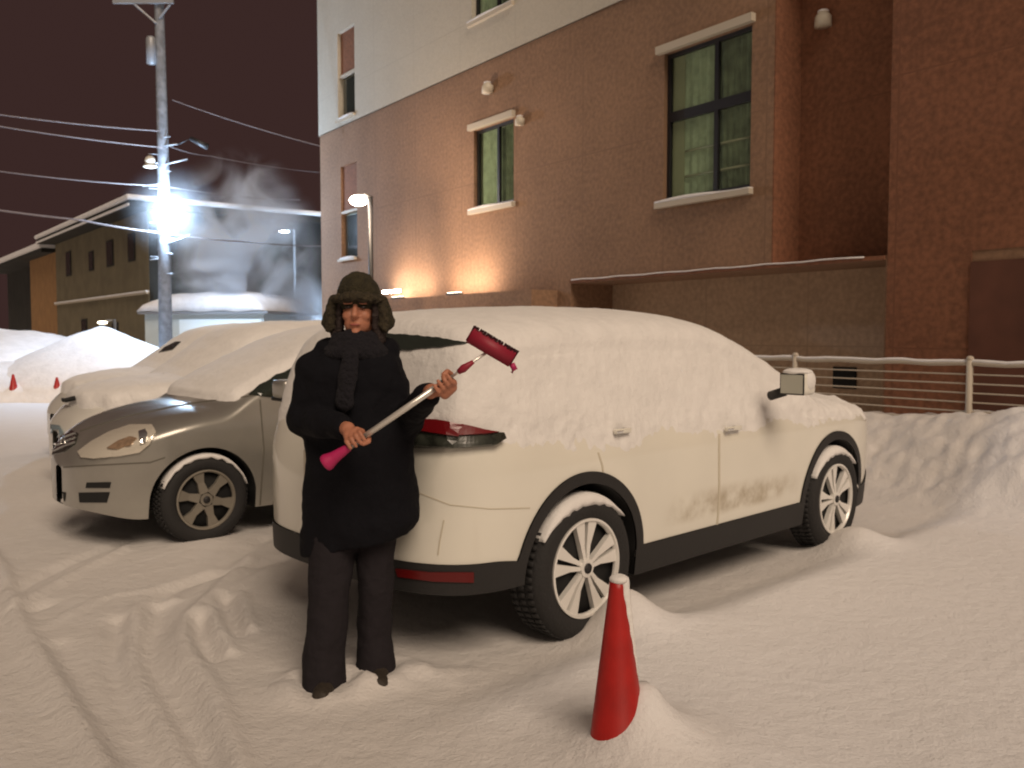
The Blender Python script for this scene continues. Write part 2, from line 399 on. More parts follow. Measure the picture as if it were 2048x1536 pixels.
def hgt(X, Y, want=False):
    z = .045 + .012 * wav(X, Y, 2.5) + .006 * wav(X, Y, 9, 20)
    near = np.exp(-((X / 9) ** 2 + ((Y - 4) / 8) ** 2))
    # undisturbed, deeper snow to the right of the parked white car and around the cone
    u = (X - SUV0.x) * HD.x + (Y - SUV0.y) * HD.y; v = -((X - SUV0.x) * LF.x + (Y - SUV0.y) * LF.y)
    deep = sm(.95, 1.35, v + .12 * wav(X, Y, 2.2, 5)) * sm(-1.6, -.3, u)
    deep = np.maximum(deep, sm(.0, .5, X - .35 + .1 * (Y - 3.3)) * sm(.0, .5, v - .95))
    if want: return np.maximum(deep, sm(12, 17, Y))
    z = z + .085 * deep
    z = z + (.010 * wav(X, Y, 5.5, 30) + .006 * wav(X, Y, 14, 11)) * deep * near
    for q, (px, w, h) in [(0, r) for r in ridges] + [(1, r) for r in ruts]:
        pl = [G(a, b, .04) for a, b in catmull(px)]
        d = segd(X, Y, pl); z = z + h * 1.25 * np.exp(-(d / w) ** 2)
    # packed, churned snow where the driven part is
    churn = (1 - deep) * near
    z = z + .007 * wav(X, Y, 17, 8, 20) * churn + .004 * wav(X, Y, 38, 3, 20) * churn
    for p in FEET:
        d = np.hypot(X - p.x, Y - p.y)
        z = z + .028 * np.exp(-((d - .17) / .07) ** 2) * (1 + 1.6 * wav(X, Y, 42, 15))
    f0 = FEET[1]; d = np.hypot((X - f0.x - .28) / 2.2, (Y - f0.y + .02)); z = z + .022 * np.exp(-(d / .09) ** 2) * (1 + 1.8 * wav(X, Y, 40, 25))
    # mound round the cone: a skirt of snow banked on its right
    d = np.hypot(X - CONE.x - .085, (Y - CONE.y - .01)); z = z + .19 * np.exp(-np.maximum(0, d - .045) / .10)
    d = np.hypot(X - CONE.x - .16, Y - CONE.y + .08); z = z + .05 * np.exp(-(d / .36) ** 2)
    # snow heaped against the wheels
    for hub, hh, rr, ou, al in ((hubR, .21, .17, .13, .12), (hubF, .17, .22, .12, -.04)):
        c = hub - LF * ou + HD * al; d = np.hypot(X - c.x, Y - c.y)
        z = z + hh * np.exp(-(d / rr) ** 2)
    c = hubR - LF * .25 + HD * .28; z = z + .05 * np.exp(-(np.hypot(X - c.x, Y - c.y) / .35) ** 2)
    c = G(415, 1075, .08); z = z + .03 * np.exp(-(np.hypot(X - c.x, Y - c.y) / .3) ** 2)
    # the shovelled bank along the fence
    o = (X - A0.x) * WN.x + (Y - A0.y) * WN.y; t = (X - A0.x) * DT.x + (Y - A0.y) * DT.y
    on = o + .16 * wav(X, Y, 3.2, 12) + .07 * wav(X, Y, 8, 33)
    b = sm(2.25, .95, on) * (1 - .45 * sm(.7, .1, o))
    bh = .70 + .07 * wav(X, Y, 1.9, 40) + .035 * wav(X, Y, 7, 2) + .10 * sm(14.6, 16, t)
    z = z + b * bh * sm(9.5, 11, t) * (o > -.6) + .045 * b * sm(9.5, 11, t) * (wav(X, Y, 12, 22) + 1.4 * wav(X, Y, 23, 41, 20) + .8 * wav(X, Y, 45, 9, 24)) * (o > -.6) * (.8 + 3 * (1 - b))
    # lot surface gently rises with ploughed ridges far left
    return z
def axis(lo, hi, st, far, g=1.09):
    a = list(np.arange(lo, hi, st)); s = st; x = lo
    left = []
    while x > -far: s *= g; x -= s; left.append(x)
    s = st; x = a[-1]; right = []
    while x < far: s *= g; x += s; right.append(x)
    return np.array(left[::-1] + a + right)
gx = axis(-3.6, 5.2, .03, 160); gy = axis(2.1, 8.6, .03, 160)
GX, GY = np.meshgrid(gx, gy); GZ = hgt(GX, GY)
nx, ny = len(gx), len(gy)
gv = np.stack([GX.ravel(), GY.ravel(), GZ.ravel()], 1)
gf = [(j * nx + i, j * nx + i + 1, (j + 1) * nx + i + 1, (j + 1) * nx + i) for j in range(ny - 1) for i in range(nx - 1)]
M['ground'] = mat('lot_snow', (.80, .79, .80), .75, bump=.6, bscale=13, spec=.25)
def packed_falloff_nodes(m):
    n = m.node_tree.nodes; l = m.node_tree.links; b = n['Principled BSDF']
    a = n.new('ShaderNodeAttribute'); a.attribute_name = 'fresh_lit'
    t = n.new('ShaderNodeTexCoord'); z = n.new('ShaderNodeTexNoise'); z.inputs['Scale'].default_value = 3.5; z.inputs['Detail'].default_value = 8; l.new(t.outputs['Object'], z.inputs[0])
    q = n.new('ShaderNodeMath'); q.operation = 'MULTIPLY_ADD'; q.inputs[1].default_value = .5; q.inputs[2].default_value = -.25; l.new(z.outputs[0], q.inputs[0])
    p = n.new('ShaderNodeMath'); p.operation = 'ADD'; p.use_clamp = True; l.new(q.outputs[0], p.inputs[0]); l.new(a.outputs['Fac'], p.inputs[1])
    x = n.new('ShaderNodeMix'); x.data_type = 'RGBA'; l.new(p.outputs[0], x.inputs[0]); x.inputs[6].default_value = (.68, .65, .625, 1); x.inputs[7].default_value = (.82, .81, .82, 1)  # driven snow darker: packed tone plus lamp fall-off put into the colour
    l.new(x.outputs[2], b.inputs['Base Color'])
packed_falloff_nodes(M['ground'])
def fine_bump(m, sc2, st):
    n = m.node_tree.nodes; l = m.node_tree.links; b = n['Principled BSDF']; old = b.inputs['Normal'].links[0].from_node
    t = n.new('ShaderNodeTexCoord'); z = n.new('ShaderNodeTexNoise'); z.inputs['Scale'].default_value = sc2; z.inputs['Detail'].default_value = 6; z.inputs['Roughness'].default_value = .7
    l.new(t.outputs['Object'], z.inputs[0]); bp = n.new('ShaderNodeBump'); bp.inputs['Strength'].default_value = st; bp.inputs['Distance'].default_value = .012
    l.new(z.outputs[0], bp.inputs['Height']); l.new(old.outputs[0], bp.inputs['Normal']); l.new(bp.outputs[0], b.inputs['Normal'])
fine_bump(M['ground'], 55, .7); fine_bump(M['snow_car'], 70, .2)
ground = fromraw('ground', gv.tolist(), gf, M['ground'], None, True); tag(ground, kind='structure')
at_ = ground.data.attributes.new('fresh_lit', 'FLOAT', 'POINT'); at_.data.foreach_set('value', hgt(GX, GY, True).ravel().astype(np.float32))
def gz(x, y): return float(hgt(np.array([x]), np.array([y]))[0])

# snow heaps across the lot (terrain)
def heap(name, c, rx, ry, h, seed, rot=0, p=1.3, n=70):
    v = []; f = []
    a = np.linspace(-1, 1, n); U, V = np.meshgrid(a, a)
    R = np.sqrt(U ** 2 + V ** 2)
    X = U * rx; Y = V * ry
    ca, sa = math.cos(rot), math.sin(rot)
    WX = c[0] + X * ca - Y * sa; WY = c[1] + X * sa + Y * ca
    Z = h * np.clip(1 - R, 0, 1) ** (1 / p) * (1 + .12 * wav(WX, WY, 1.7, seed)) + .10 * wav(WX, WY, 4, seed + 9) * np.clip(1 - R, 0, 1) + .05 * wav(WX, WY, 11, seed + 4) * np.clip(1 - R, 0, 1) - .12 * sm(.93, 1.0, R)
    v = np.stack([WX.ravel(), WY.ravel(), Z.ravel()], 1).tolist()
    f = [(j * n + i, j * n + i + 1, (j + 1) * n + i + 1, (j + 1) * n + i) for j in range(n - 1) for i in range(n - 1)]
    o = fromraw(name, v, f, M['snow'], None, True); return tag(o, kind='structure')
c1 = P(205, 700, 22.5); heap('snow_heap', (c1.x, c1.y), 3.4, 2.6, 1.75, 3, .1, 1.5)
c2 = P(20, 700, 25); heap('snow_heap', (c2.x - .6, c2.y), 4.4, 3.2, 1.85, 20, 0, 3)
c3 = P(60, 740, 21.6); heap('snow_heap', (c3.x - .5, c3.y), 5.0, 1.7, .95, 31, 0, 2)

# ---------------------------------------------------------------- cars
def interp(tab, x):
    xs = [a for a, _ in tab]; ys = [b for _, b in tab]
    # monotone-ish smooth interpolation
    x = min(max(x, xs[0]), xs[-1]); i = max(0, min(len(xs) - 2, int(np.searchsorted(xs, x)) - 1))
    h = xs[i + 1] - xs[i]; t = (x - xs[i]) / h
    def sl(k):
        if k <= 0 or k >= len(xs) - 1: return (ys[min(k + 1, len(xs) - 1)] - ys[max(k - 1, 0)]) / (xs[min(k + 1, len(xs) - 1)] - xs[max(k - 1, 0)])
        a = (ys[k] - ys[k - 1]) / (xs[k] - xs[k - 1]); b = (ys[k + 1] - ys[k]) / (xs[k + 1] - xs[k])
        return 0 if a * b <= 0 else 2 * a * b / (a + b)
    m0, m1 = sl(i) * h, sl(i + 1) * h
    return (2 * t ** 3 - 3 * t ** 2 + 1) * ys[i] + (t ** 3 - 2 * t ** 2 + t) * m0 + (-2 * t ** 3 + 3 * t ** 2) * ys[i + 1] + (t ** 3 - t ** 2) * m1
class Car:
    def __init__(s, top, xr, xf, wb, half, rw, arch, sill=.27, clad=.40, prof=None, rrnd=.16, cladend=.50, nF=3.0, nR=3.2, fx=.85, rx=.5, fb=.06, rb=.12):
        s.top, s.xr, s.xf, s.wb, s.half, s.rw, s.arch, s.sill, s.clad, s.rr = top, xr, xf, wb, half, rw, arch, sill, clad, rrnd
        s.nF, s.nR, s.fx, s.rx = nF, nR, fx, rx
        s.prof = prof or [(.2, .955), (.45, .985), (.70, 1.0), (.88, .995), (1.0, .965), (1.08, .93), (1.7, .70)]
        s.cladend = cladend; s.fb = fb; s.rb = rb
    def plan(s, x):
        if x > s.xf - s.fx: u = (x - s.xf + s.fx) / s.fx; return max(0., 1 - min(1, u) ** s.nF) ** (1 / s.nF)
        if x < s.xr + s.rx: u = (s.xr + s.rx - x) / s.rx; return max(0., 1 - min(1, u) ** s.nR) ** (1 / s.nR)
        return 1
    def zb(s, x, R):
        z = s.sill + s.fb * sm(s.xf - .35, s.xf, x) + s.rb * sm(s.xr + .72, s.xr + .5, x)
        for h in (0, s.wb):
            d = abs(x - h)
            if d < R: z = max(z, s.rw + math.sqrt(R * R - d * d))
        return float(z)
    def rows(s, x, n1=4, n2=16, n3=10):
        zb = s.zb(x, s.arch); zc0 = s.clad + (s.cladend - s.clad) * float(sm(s.xf - .7, s.xf - .2, x) + sm(s.xr + .9, s.xr + .3, x))
        zc = max(zb + .03, zc0)
        for h in (0, s.wb):
            d = abs(x - h); R = s.arch + .06
            if d < R: zc = max(zc, s.rw + math.sqrt(R * R - d * d))
        zt = interp(s.top, x); zc = min(zc, zt - .05); zb = min(zb, zc - .01)
        r = min(s.rr, .6 * (zt - zc)); zr = zt - r; pl = s.plan(x) * s.half
        g = lambda z: pl * interp(s.prof, z)
        out = []
        for k in range(n1): z = zb + (zc - zb) * k / n1; out.append((g(z), z))
        for k in range(n2): z = zc + (zr - zc) * k / n2; out.append((g(z), z))
        y1 = g(zr); y1s = (g(zr) - g(zr - .02)) / .02; ex = 2 / 2.3
        for k in range(n3 + 1):
            th = PI / 2 * k / n3; out.append((max(0, y1 + y1s * r * math.sin(th) * 0) * math.cos(th) ** ex if k < n3 else 0, zr + r * math.sin(th) ** ex))
        return out
    def xs(s, n=210):
        L = list(np.linspace(s.xr + .35, s.xf - .5, n))
        L += [s.xr + .35 * (1 - math.sin(a)) for a in np.linspace(0, PI / 2, 26)]
        L += [s.xf - .5 * (1 - math.sin(a)) for a in np.linspace(0, PI / 2, 30)]
        for h in (0, s.wb):
            for R in (s.arch, s.arch + .06):
                L += [h + R * math.cos(a) for a in np.linspace(0, PI, 31)]
        L = sorted(L); out = [L[0]]
        for x in L[1:]:
            if x - out[-1] > .002: out.append(x)
        return out
    def build(s, root, bodymat, cladmat, snow=None, n1=4, n2=16, n3=10):
        X = s.xs(); grid = [s.rows(x, n1, n2, n3) for x in X]; m = len(grid[0]); full = 2 * m - 1
        V = []
        for x, rw in zip(X, grid):
            V += [(x, -y, z) for y, z in rw] + [(x, y, z) for y, z in rw[-2::-1]]
        idx = lambda i, j: i * full + j
        body = []; cl = []
        for i in range(len(X) - 1):
            for j in range(full - 1):
                jj = min(j, full - 2 - j)
                (cl if jj < n1 else body).append((idx(i, j), idx(i + 1, j), idx(i + 1, j + 1), idx(i, j + 1)))
        def sub(name, faces, mt, push=0):
            used = sorted({k for f in faces for k in f}); mp = {k: a for a, k in enumerate(used)}
            vs = [Vector(V[k]) for k in used]
            o = fromraw(name, vs, [tuple(mp[k] for k in f) for f in faces], mt, root, True)
            if push:
                o.data.update(); new = [(v.co + v.normal * push).copy() for v in o.data.vertices]
                for v, c in zip(o.data.vertices, new): v.co = c
            return o, used
        s.V = V; s.full = full; s.X = X
        b, _ = sub('body', body, bodymat)
        # cladding: with a flange running into the wheel well
        base = len(V); fl = []
        for i, (x, rw) in enumerate(zip(X, grid)):
            y, z = rw[0]; V.append((x, -max(0, y - .24), z)); V.append((x, max(0, y - .24), z))
        for i in range(len(X) - 1):
            fl.append((idx(i, 0), base + 2 * i, base + 2 * i + 2, idx(i + 1, 0)))
            fl.append((idx(i, full - 1), idx(i + 1, full - 1), base + 2 * i + 3, base + 2 * i + 1))
        c, _ = sub('cladding' if cladmat is not bodymat else 'lower_body', cl, cladmat, .009 if cladmat is not bodymat else 0)
        sub('wheel_well', fl, M['dark'])
        bm = bmesh.new(); box(bm, s.xr + .35, s.xf - .45, -s.half + .26, s.half - .26, s.sill + .03, .58, .05)
        frombm('underbody', bm, M['dark'], root)
        s.root = root; mtx = mw(root)
        allf = body + cl
        s.bvh = BVHTree.FromPolygons([mtx @ Vector(v) for v in V], allf); s.inv = mtx.inverted()
        if snow:
            me = bpy.data.meshes.new('t'); me.from_pydata(V[:len(X) * full], [], body); me.update()
            nr = [v.normal.copy() for v in me.vertices]
            nv = []; 
            for k in range(len(X) * full):
                p = Vector(V[k]); n = nr[k]; n = n if n.dot(p - Vector((p.x * .9 + .1, 0, .7))) > 0 else -n
                th = snow(p, n); q = p + n * th
                nv.append(q)
            faces = body
            o = fromraw('snow_cover', nv, faces, M['snow_car'], root, True)
            s.sbvh = BVHTree.FromPolygons([mtx @ v for v in nv], faces); bpy.data.meshes.remove(me)
            # drop faces that lie wholly under the paint
            bm = bmesh.new(); bm.from_mesh(o.data); bm.verts.ensure_lookup_table()
            hid = [v.index for v in bm.verts if (v.co - Vector(V[v.index])).dot(nr[v.index]) * (1 if nr[v.index].dot(Vector(V[v.index]) - Vector((V[v.index][0] * .9 + .1, 0, .7))) > 0 else -1) < -.004]
            hs = set(hid); dead = [f for f in bm.faces if all(v.index in hs for v in f.verts)]
            bmesh.ops.delete(bm, geom=dead, context='FACES')
            loose = [v for v in bm.verts if not v.link_faces]; bmesh.ops.delete(bm, geom=loose, context='VERTS')
            bm.to_mesh(o.data); bm.free()
            s.snow = o
    def wheels(s, rimr, kind, snowy=True, lw=.22, rot=0, yo=.90):
        for hx in (0, s.wb):
            for sd in (-1, 1):
                cy = sd * yo
                bm = bmesh.new(); R = s.rw
                lathe(bm, [(rimr * .98, -.10 * sd * -1 * 0 - sd * .16), (rimr * .98, -sd * .045), (.05, -sd * .05)], 40, 'Y', (hx, cy, R))
                lathe(bm, [(rimr * .62, -sd * .075), (.03, -sd * .074)], 32, 'Y', (hx, cy, R))
                w = frombm('wheel', bm, M['dark'], s.root, True)
                bm = bmesh.new()
                pr = [(rimr, -sd * .015), (rimr + .012, -sd * .002), ((rimr + R) / 2, sd * .012), (R - .022, -sd * .004), (R, -sd * .035), (R, -sd * (lw - .035)), (R - .03, -sd * lw), (rimr, -sd * lw), (rimr, -sd * .015)]
                lathe(bm, pr, 56, 'Y', (hx, cy, R)); 
                tr = bm
                for k in range(60):                     # tread blocks
                    a = 2 * PI * k / 60
                    for q in (0, 1, 2):
                        c = Vector((hx + math.cos(a + q * .03) * (R + .003), cy - sd * (.055 + .055 * q), R + math.sin(a + q * .03) * (R + .003)))
                        rr = bmesh.ops.create_cube(bm, size=1, matrix=Matrix.Translation(c) @ Matrix.Rotation(-a, 4, 'Y') @ Matrix.Diagonal((.006, .045, .024, 1)))
                frombm('tyre', bm, M['rubber'], w, True)
                bm = bmesh.new()
                lathe(bm, [(rimr + .004, -sd * .02), (rimr + .006, sd * .002), (rimr - .006, sd * .004), (rimr - .014, -sd * .010), (rimr - .015, -sd * .022)], 56, 'Y', (hx, cy, R))
                if kind == 'double':
                    for k in range(5):
                        a = 2 * PI * k / 5 + rot + (.28 if hx else 0)
                        for e in (-1, 1):
                            pts = []
                            for rr, wa, wb_, dy in ((.04, .002, .020, -.006), (rimr * .45, .008, .036, -.012), (rimr * .96, .014, .084, -.006)):
                                pts.append((rr, wa * e, wb_ * e, dy))
                            top = []; 
                            for rr, u, v_, dy in pts:
                                for t in (u, v_):
                                    top.append((rr, t, dy))
                            vv = []
                            for dpt in (0, -.03):
                                for rr, t, dy in top:
                                    x = math.cos(a) * rr - math.sin(a) * t; z = math.sin(a) * rr + math.cos(a) * t
                                    vv.append(bm.verts.new((hx + x, cy + sd * (dy + dpt), R + z)))
                            for b0 in (0, 2):
                                for q in ((b0, b0 + 1, b0 + 3, b0 + 2), (b0 + 6, b0 + 7, b0 + 9, b0 + 8), (b0, b0 + 2, b0 + 8, b0 + 6), (b0 + 1, b0 + 3, b0 + 9, b0 + 7)):
                                    bm.faces.new([vv[i] for i in q])
                else:
                    for k in range(6):
                        a = 2 * PI * k / 6 + rot; vv = []
                        for dpt in (0, -.03):
                            for rr, t, dy in ((.05, -.035, -.004), (.05, .035, -.004), (rimr * .6, -.024, -.012), (rimr * .6, .024, -.012), (rimr * .97, -.045, -.008), (rimr * .97, .045, -.008)):
                                x = math.cos(a) * rr - math.sin(a) * t; z = math.sin(a) * rr + math.cos(a) * t
                                vv.append(bm.verts.new((hx + x, cy + sd * (dy + dpt), R + z)))
                        for b0 in (0, 2):
                            for q in ((b0, b0 + 1, b0 + 3, b0 + 2), (b0 + 6, b0 + 7, b0 + 9, b0 + 8), (b0, b0 + 2, b0 + 8, b0 + 6), (b0 + 1, b0 + 3, b0 + 9, b0 + 7)):
                                bm.faces.new([vv[i] for i in q])
                lathe(bm, [(.050, -sd * .03), (.046, sd * .001), (.0, sd * .003)], 20, 'Y', (hx, cy, R))
                frombm('rim', bm, M['alloy'] if kind == 'double' else M['alloy_dull'], w)
                bm = bmesh.new(); lathe(bm, [(.027, 0), (.025, sd * .009), (0, sd * .010)], 16, 'Y', (hx, cy, R)); frombm('hub_cap', bm, M['trim'], w, True)
                if snowy:
                    bm = bmesh.new(); n = 30
                    a0, a1 = (math.radians(38), math.radians(150)) if kind == 'double' else (math.radians(20), math.radians(165))
                    rings = []
                    for i in range(n + 1):
                        a = a0 + (a1 - a0) * i / n; t = math.sin(PI * i / n)
                        jit = .006 * math.sin(i * 1.7) + .004 * math.sin(i * 4.1)
                        ri = R - (.048 if kind == 'double' else .02) * t + jit * t; ro = R + .004 + .012 * t
                        ring = []
                        for rr, yy in ((ri, sd * .006), ((ri + ro) / 2, sd * (.008 + .004 * t)), (ro - .004, sd * (-.012)), (ro, -sd * .03), (ro, -sd * .17), (ri, -sd * .17)):
                            ring.append((hx + rr * math.cos(a), cy + yy, R + rr * math.sin(a)))
                        rings.append(ring)
                    loft(bm, rings); frombm('tyre_snow', bm, M['snow_car'], w, True)

def nz(p, s, o=0): return mnoise.fractal(Vector((p[0] * s + o, p[1] * s, p[2] * s)), 1, 2, 4)

# white snow-covered SUV
suv_top = [(-.94, .72), (-.91, .88), (-.87, 1.0), (-.80, 1.12), (-.73, 1.28), (-.65, 1.46), (-.58, 1.54), (-.40, 1.575), (0, 1.60), (.5, 1.615), (1.0, 1.61), (1.35, 1.58), (1.7, 1.48), (2.1, 1.31), (2.45, 1.15), (2.6, 1.10), (2.9, 1.08), (3.25, 1.05), (3.55, .98), (3.75, .88), (3.85, .74), (3.87, .64)]
rz = math.atan2(HD.y, HD.x)
suv = empty('parked_car', SUV0, rz, 'large white SUV plastered with snow directly behind the standing person', 'car', 'cars parked in the snowy lot')
suvc = Car(suv_top, -.94, 3.87, 2.705, .89, .3635, .425, sill=.24, clad=.40, cladend=.50, rrnd=.17, fx=1.05, nF=2.5, rx=.55, fb=.2)
def suv_snow(p, n):
    zc = .985 + .05 * nz(p, 3.0) + .04 * nz(p, 9, 4) + .03 * nz(p, 26, 9)
    zc += .17 * float(sm(1.2, 2.9, p.x)) * 0 - .05 * float(sm(.5, 1.3, p.x))
    zc -= .02 * float(sm(-.2, .1, p.x)) * float(sm(.9, .4, p.x))
    if p.x < -.3: zc += .055 * float(sm(-.3, -.85, p.x))
    if p.x > 3.1: zc -= .10 * float(sm(3.1, 3.7, p.x))
    k = float(sm(zc - .05, zc + .20, p.z)); k2 = float(sm(zc + .05, zc + .6, p.z))
    upn = max(0, n.z)
    th = -.004 + .012 * k + .022 * k2 + .055 * upn * k + .005 * nz(p, 5, 2) * k + .002 * nz(p, 28, 7) * k
    return th
suvc.build(suv, M['paint'], M['trim'], suv_snow, 4, 44, 12)
suvc.wheels(.245, 'double', rot=PI / 2)

def D(name, poly, m, car=suvc, **k):
    return decal(name, poly, car.bvh, car.inv, m, car.root, **k)
def DS(name, poly, m, car=suvc, **k):
    return decal(name, poly, car.sbvh, car.inv, m, car.root, **k)
tl = D('tail_lamp', [(812, 852), (880, 858), (940, 866), (998, 870), (1003, 882), (985, 893), (930, 897), (860, 898), (806, 896)], M['lamp_dark'], off=.012, thick=.03)
t2 = D('lamp_lens', [(806, 850), (850, 845), (885, 846), (920, 852), (958, 864), (986, 870), (960, 873), (900, 875), (850, 868), (808, 862)], M['red_lamp'], off=.035, thick=.022)
if t2 and tl: t2.parent = tl
D('reflector', [(795, 1136), (860, 1143), (946, 1143), (946, 1163), (870, 1161), (800, 1152)], M['reflector'], off=.012, thick=.006, step=9)
D('door_seam', strip([(1438, 868), (1438, 940), (1438, 1000), (1434, 1050)], 3.5), M['seam'], off=.000, thick=.003)
D('door_seam', strip([(1196, 905), (1204, 930), (1208, 960)], 3), M['seam'], off=.000, thick=.003)
D('bumper_seam', strip([(888, 1040), (880, 1080), (876, 1110)], 3), M['seam'], off=.000, thick=.003)
D('bumper_seam', strip([(836, 985), (900, 1010), (980, 1018), (1060, 1016)], 2.5), M['seam'], off=-.001, thick=.003)
bm = bmesh.new(); box(bm, -.965, -.945, -.17, .17, .78, .95, .004); frombm('number_plate', bm, M['trimw'], suv)
# rear side glass left bare beneath the roof snow
DS('rear_glass', [(770, 668), (830, 671), (880, 677), (938, 687), (890, 694), (830, 699), (770, 703)], M['glass'], off=.002, thick=.006, rough=1)
# handles
def handle(px, py, s=1.0):
    h = suvc.sbvh.ray_cast(CAM, ray(px, py).normalized()); c = suvc.inv @ h[0]
    bm = bmesh.new(); box(bm, c.x - .09 * s, c.x + .09 * s, c.y - .035, c.y - .012, c.z - .013, c.z + .013, .006)
    o = frombm('door_handle', bm, M['paint'], suv, True)
    bm = bmesh.new(); box(bm, c.x - .09 * s, c.x - .02 * s, c.y - .041, c.y - .036, c.z - .009, c.z + .004, .002)
    frombm('keyhole_trim', bm, M['chrome'], o)
    bm = bmesh.new(); ellipsoid(bm, (c.x + .02, c.y - .015, c.z + .0), (.055 * s, .012, .014)); frombm('handle_recess', bm, M['trim'], o, True)
handle(1460, 856, .9); handle(1238, 861, .7)
# mirrors
for sd in (-1, 1):
    q = suvc.inv @ P(1592, 768, 5.42)
    mc = Vector((q.x, sd * 1.03, .04 + 1.00)) if False else Vector((q.x, sd * abs(q.y), q.z))
    bm = bmesh.new(); box(bm, mc.x - .05, mc.x + .10, mc.y - .085, mc.y + .085, mc.z - .068, mc.z + .07, .035)
    hous = frombm('wing_mirror', bm, M['paint'], suv, True)
    bm = bmesh.new(); box(bm, mc.x - .056, mc.x - .051, mc.y - .072, mc.y + .072, mc.z - .056, mc.z + .058, .002); frombm('mirror_glass', bm, M['mirrorg'], hous)
    bm = bmesh.new(); box(bm, mc.x - .0505, mc.x - .046, mc.y - .080, mc.y + .080, mc.z - .064, mc.z + .066, .002); frombm('mirror_rim', bm, M['trim'], hous)
    bm = bmesh.new(); tube(bm, [mc + Vector((.03, -sd * .09, -.05)), mc + Vector((.05, -sd * .20, -.085))], .03); frombm('mirror_arm', bm, M['trim'], hous, True)
    bm = bmesh.new(); ellipsoid(bm, mc + Vector((.02, .0, .074)), (.085, .09, .024)); ellipsoid(bm, mc + Vector((.03, sd * .075, .02)), (.06, .022, .06)); frombm('mirror_snow', bm, M['snow_car'], hous, True)
# left tailpipe glint
bm = bmesh.new(); c = suvc.inv @ P(600, 1086, 5.0)
tube(bm, [(c.x, c.y - .07, c.z), (c.x, c.y + .07, c.z)], [.014, .014]); frombm('bumper_step', bm, M['chrome'], suv, True)
bm = bmesh.new(); tube(bm, [(3.0, -.25, 1.10), (3.0, -.25, 1.1)], .01) if False else None
bm.free()

# silver minivan facing the other way
VH = G(415, 1000, .365); vdir = -Vector((math.sin(math.radians(49)), math.cos(math.radians(49)), 0)); vleft = Vector((-vdir.y, vdir.x, 0))
van_top = [(-.95, .75), (-.93, .95), (-.85, 1.15), (-.7, 1.45), (-.55, 1.51), (-.2, 1.57), (.6, 1.60), (1.2, 1.585), (1.55, 1.52), (1.95, 1.35), (2.35, 1.15), (2.6, 1.015), (2.8, .985), (3.0, .94), (3.2, .87), (3.38, .77), (3.49, .66), (3.53, .56)]
VW = 2.75
V0 = VH - vdir * VW - vleft * .86; V0.z = 0.04
van = empty('parked_minivan', V0, math.atan2(vdir.y, vdir.x), 'silver minivan with bare bonnet and snowy windscreen, nose toward the camera, left of the person', 'car', 'cars parked in the snowy lot')
vanc = Car(van_top, -.95, 3.53, VW, .865, .325, .385, sill=.22, clad=.34, rrnd=.13, prof=[(.2, .95), (.45, .99), (.65, 1.0), (.82, .985), (.95, .95), (1.05, .92), (1.65, .74)], fx=.9, nF=2.6)
def van_snow(p, n):
    k = float(sm(2.64, 2.50, p.x + .03 * nz(p, 8))) * float(sm(1.0, 1.06, p.z)) * float(sm(.42, .60, n.z + .07 * nz(p, 6)))
    if p.x > 1.0: k *= float(sm(.74, .66, abs(p.y) + .02 * nz(p, 6)))
    return -.02 + .045 * k + .02 * k * max(0, n.z) + .006 * nz(p, 8) * k
vanc.build(van, M['silver'], M['silver'], van_snow)
vanc.wheels(.215, 'six', rot=.25, yo=.845, lw=.19)
hl = D('headlamp', [(158, 905), (185, 885), (220, 866), (262, 852), (305, 852), (313, 866), (300, 888), (280, 905), (240, 912), (190, 918), (165, 916)], M['lens'], vanc, off=.004, thick=.012)
for nm, poly, mt in (('indicator_lens', [(218, 900), (240, 886), (262, 878), (276, 880), (264, 891), (238, 901)], M['amber']), ('lamp_bowl', [(280, 868), (293, 864), (298, 872), (292, 886), (282, 890)], M['chrome'])):
    o = D(nm, poly, mt, vanc, off=.018, thick=.012, step=5)
    if o and hl: o.parent = hl
gr = D('grille', [(103, 893), (112, 868), (140, 860), (158, 868), (152, 888), (128, 905), (106, 910)], M['lamp_dark'], vanc, off=.002, thick=.008)
for yy in (0, 9, 18):
    o = D('grille_bar', strip([(108, 884 + yy), (130, 874 + yy), (152, 866 + yy)], 3), M['chrome'], vanc, off=.010, thick=.008)
    if o and gr: o.parent = gr
bm = bmesh.new(); e_ = vanc.bvh.ray_cast(CAM, ray(132, 885).normalized())
if e_[0] is not None:
    c = vanc.inv @ e_[0]; tube(bm, [(c.x + .02 + .0 * k, c.y + .055 * math.cos(k * .5236), c.z + .04 * math.sin(k * .5236)) for k in range(13)], .006, 8, False); o = frombm('badge', bm, M['chrome'], van, True)
else: bm.free()
D('bumper_vent', [(174, 965), (222, 964), (220, 976), (172, 976)], M['dark'], vanc, off=.001, thick=.004)
D('bumper_vent', [(158, 985), (220, 984), (214, 1005), (160, 1005)], M['dark'], vanc, off=.001, thick=.004)
D('bumper_vent', [(103, 978), (132, 985), (130, 1003), (106, 996)], M['dark'], vanc, off=.001, thick=.004)
D('bumper_seam', strip([(120, 935), (200, 930), (300, 925), (330, 915)], 2.5), M['seam_dark'], vanc, off=.000, thick=.003)
D('bonnet_seam', strip([(160, 862), (260, 830), (350, 812), (430, 800), (520, 790)], 2.5), M['seam_dark'], vanc, off=.000, thick=.003)
D('bonnet_seam', strip([(140, 842), (175, 812), (240, 795), (340, 782)], 2.5), M['seam_dark'], vanc, off=.000, thick=.003)
D('door_seam', strip([(520, 800), (528, 900), (520, 1010)], 3), M['seam_dark'], vanc, off=.000, thick=.003)
D('side_window', [(498, 790), (540, 752), (580, 722), (625, 700), (640, 790), (560, 796)], M['glass'], vanc, off=.004, thick=.006)
wp = vanc.bvh.ray_cast(CAM, ray(380, 786).normalized())
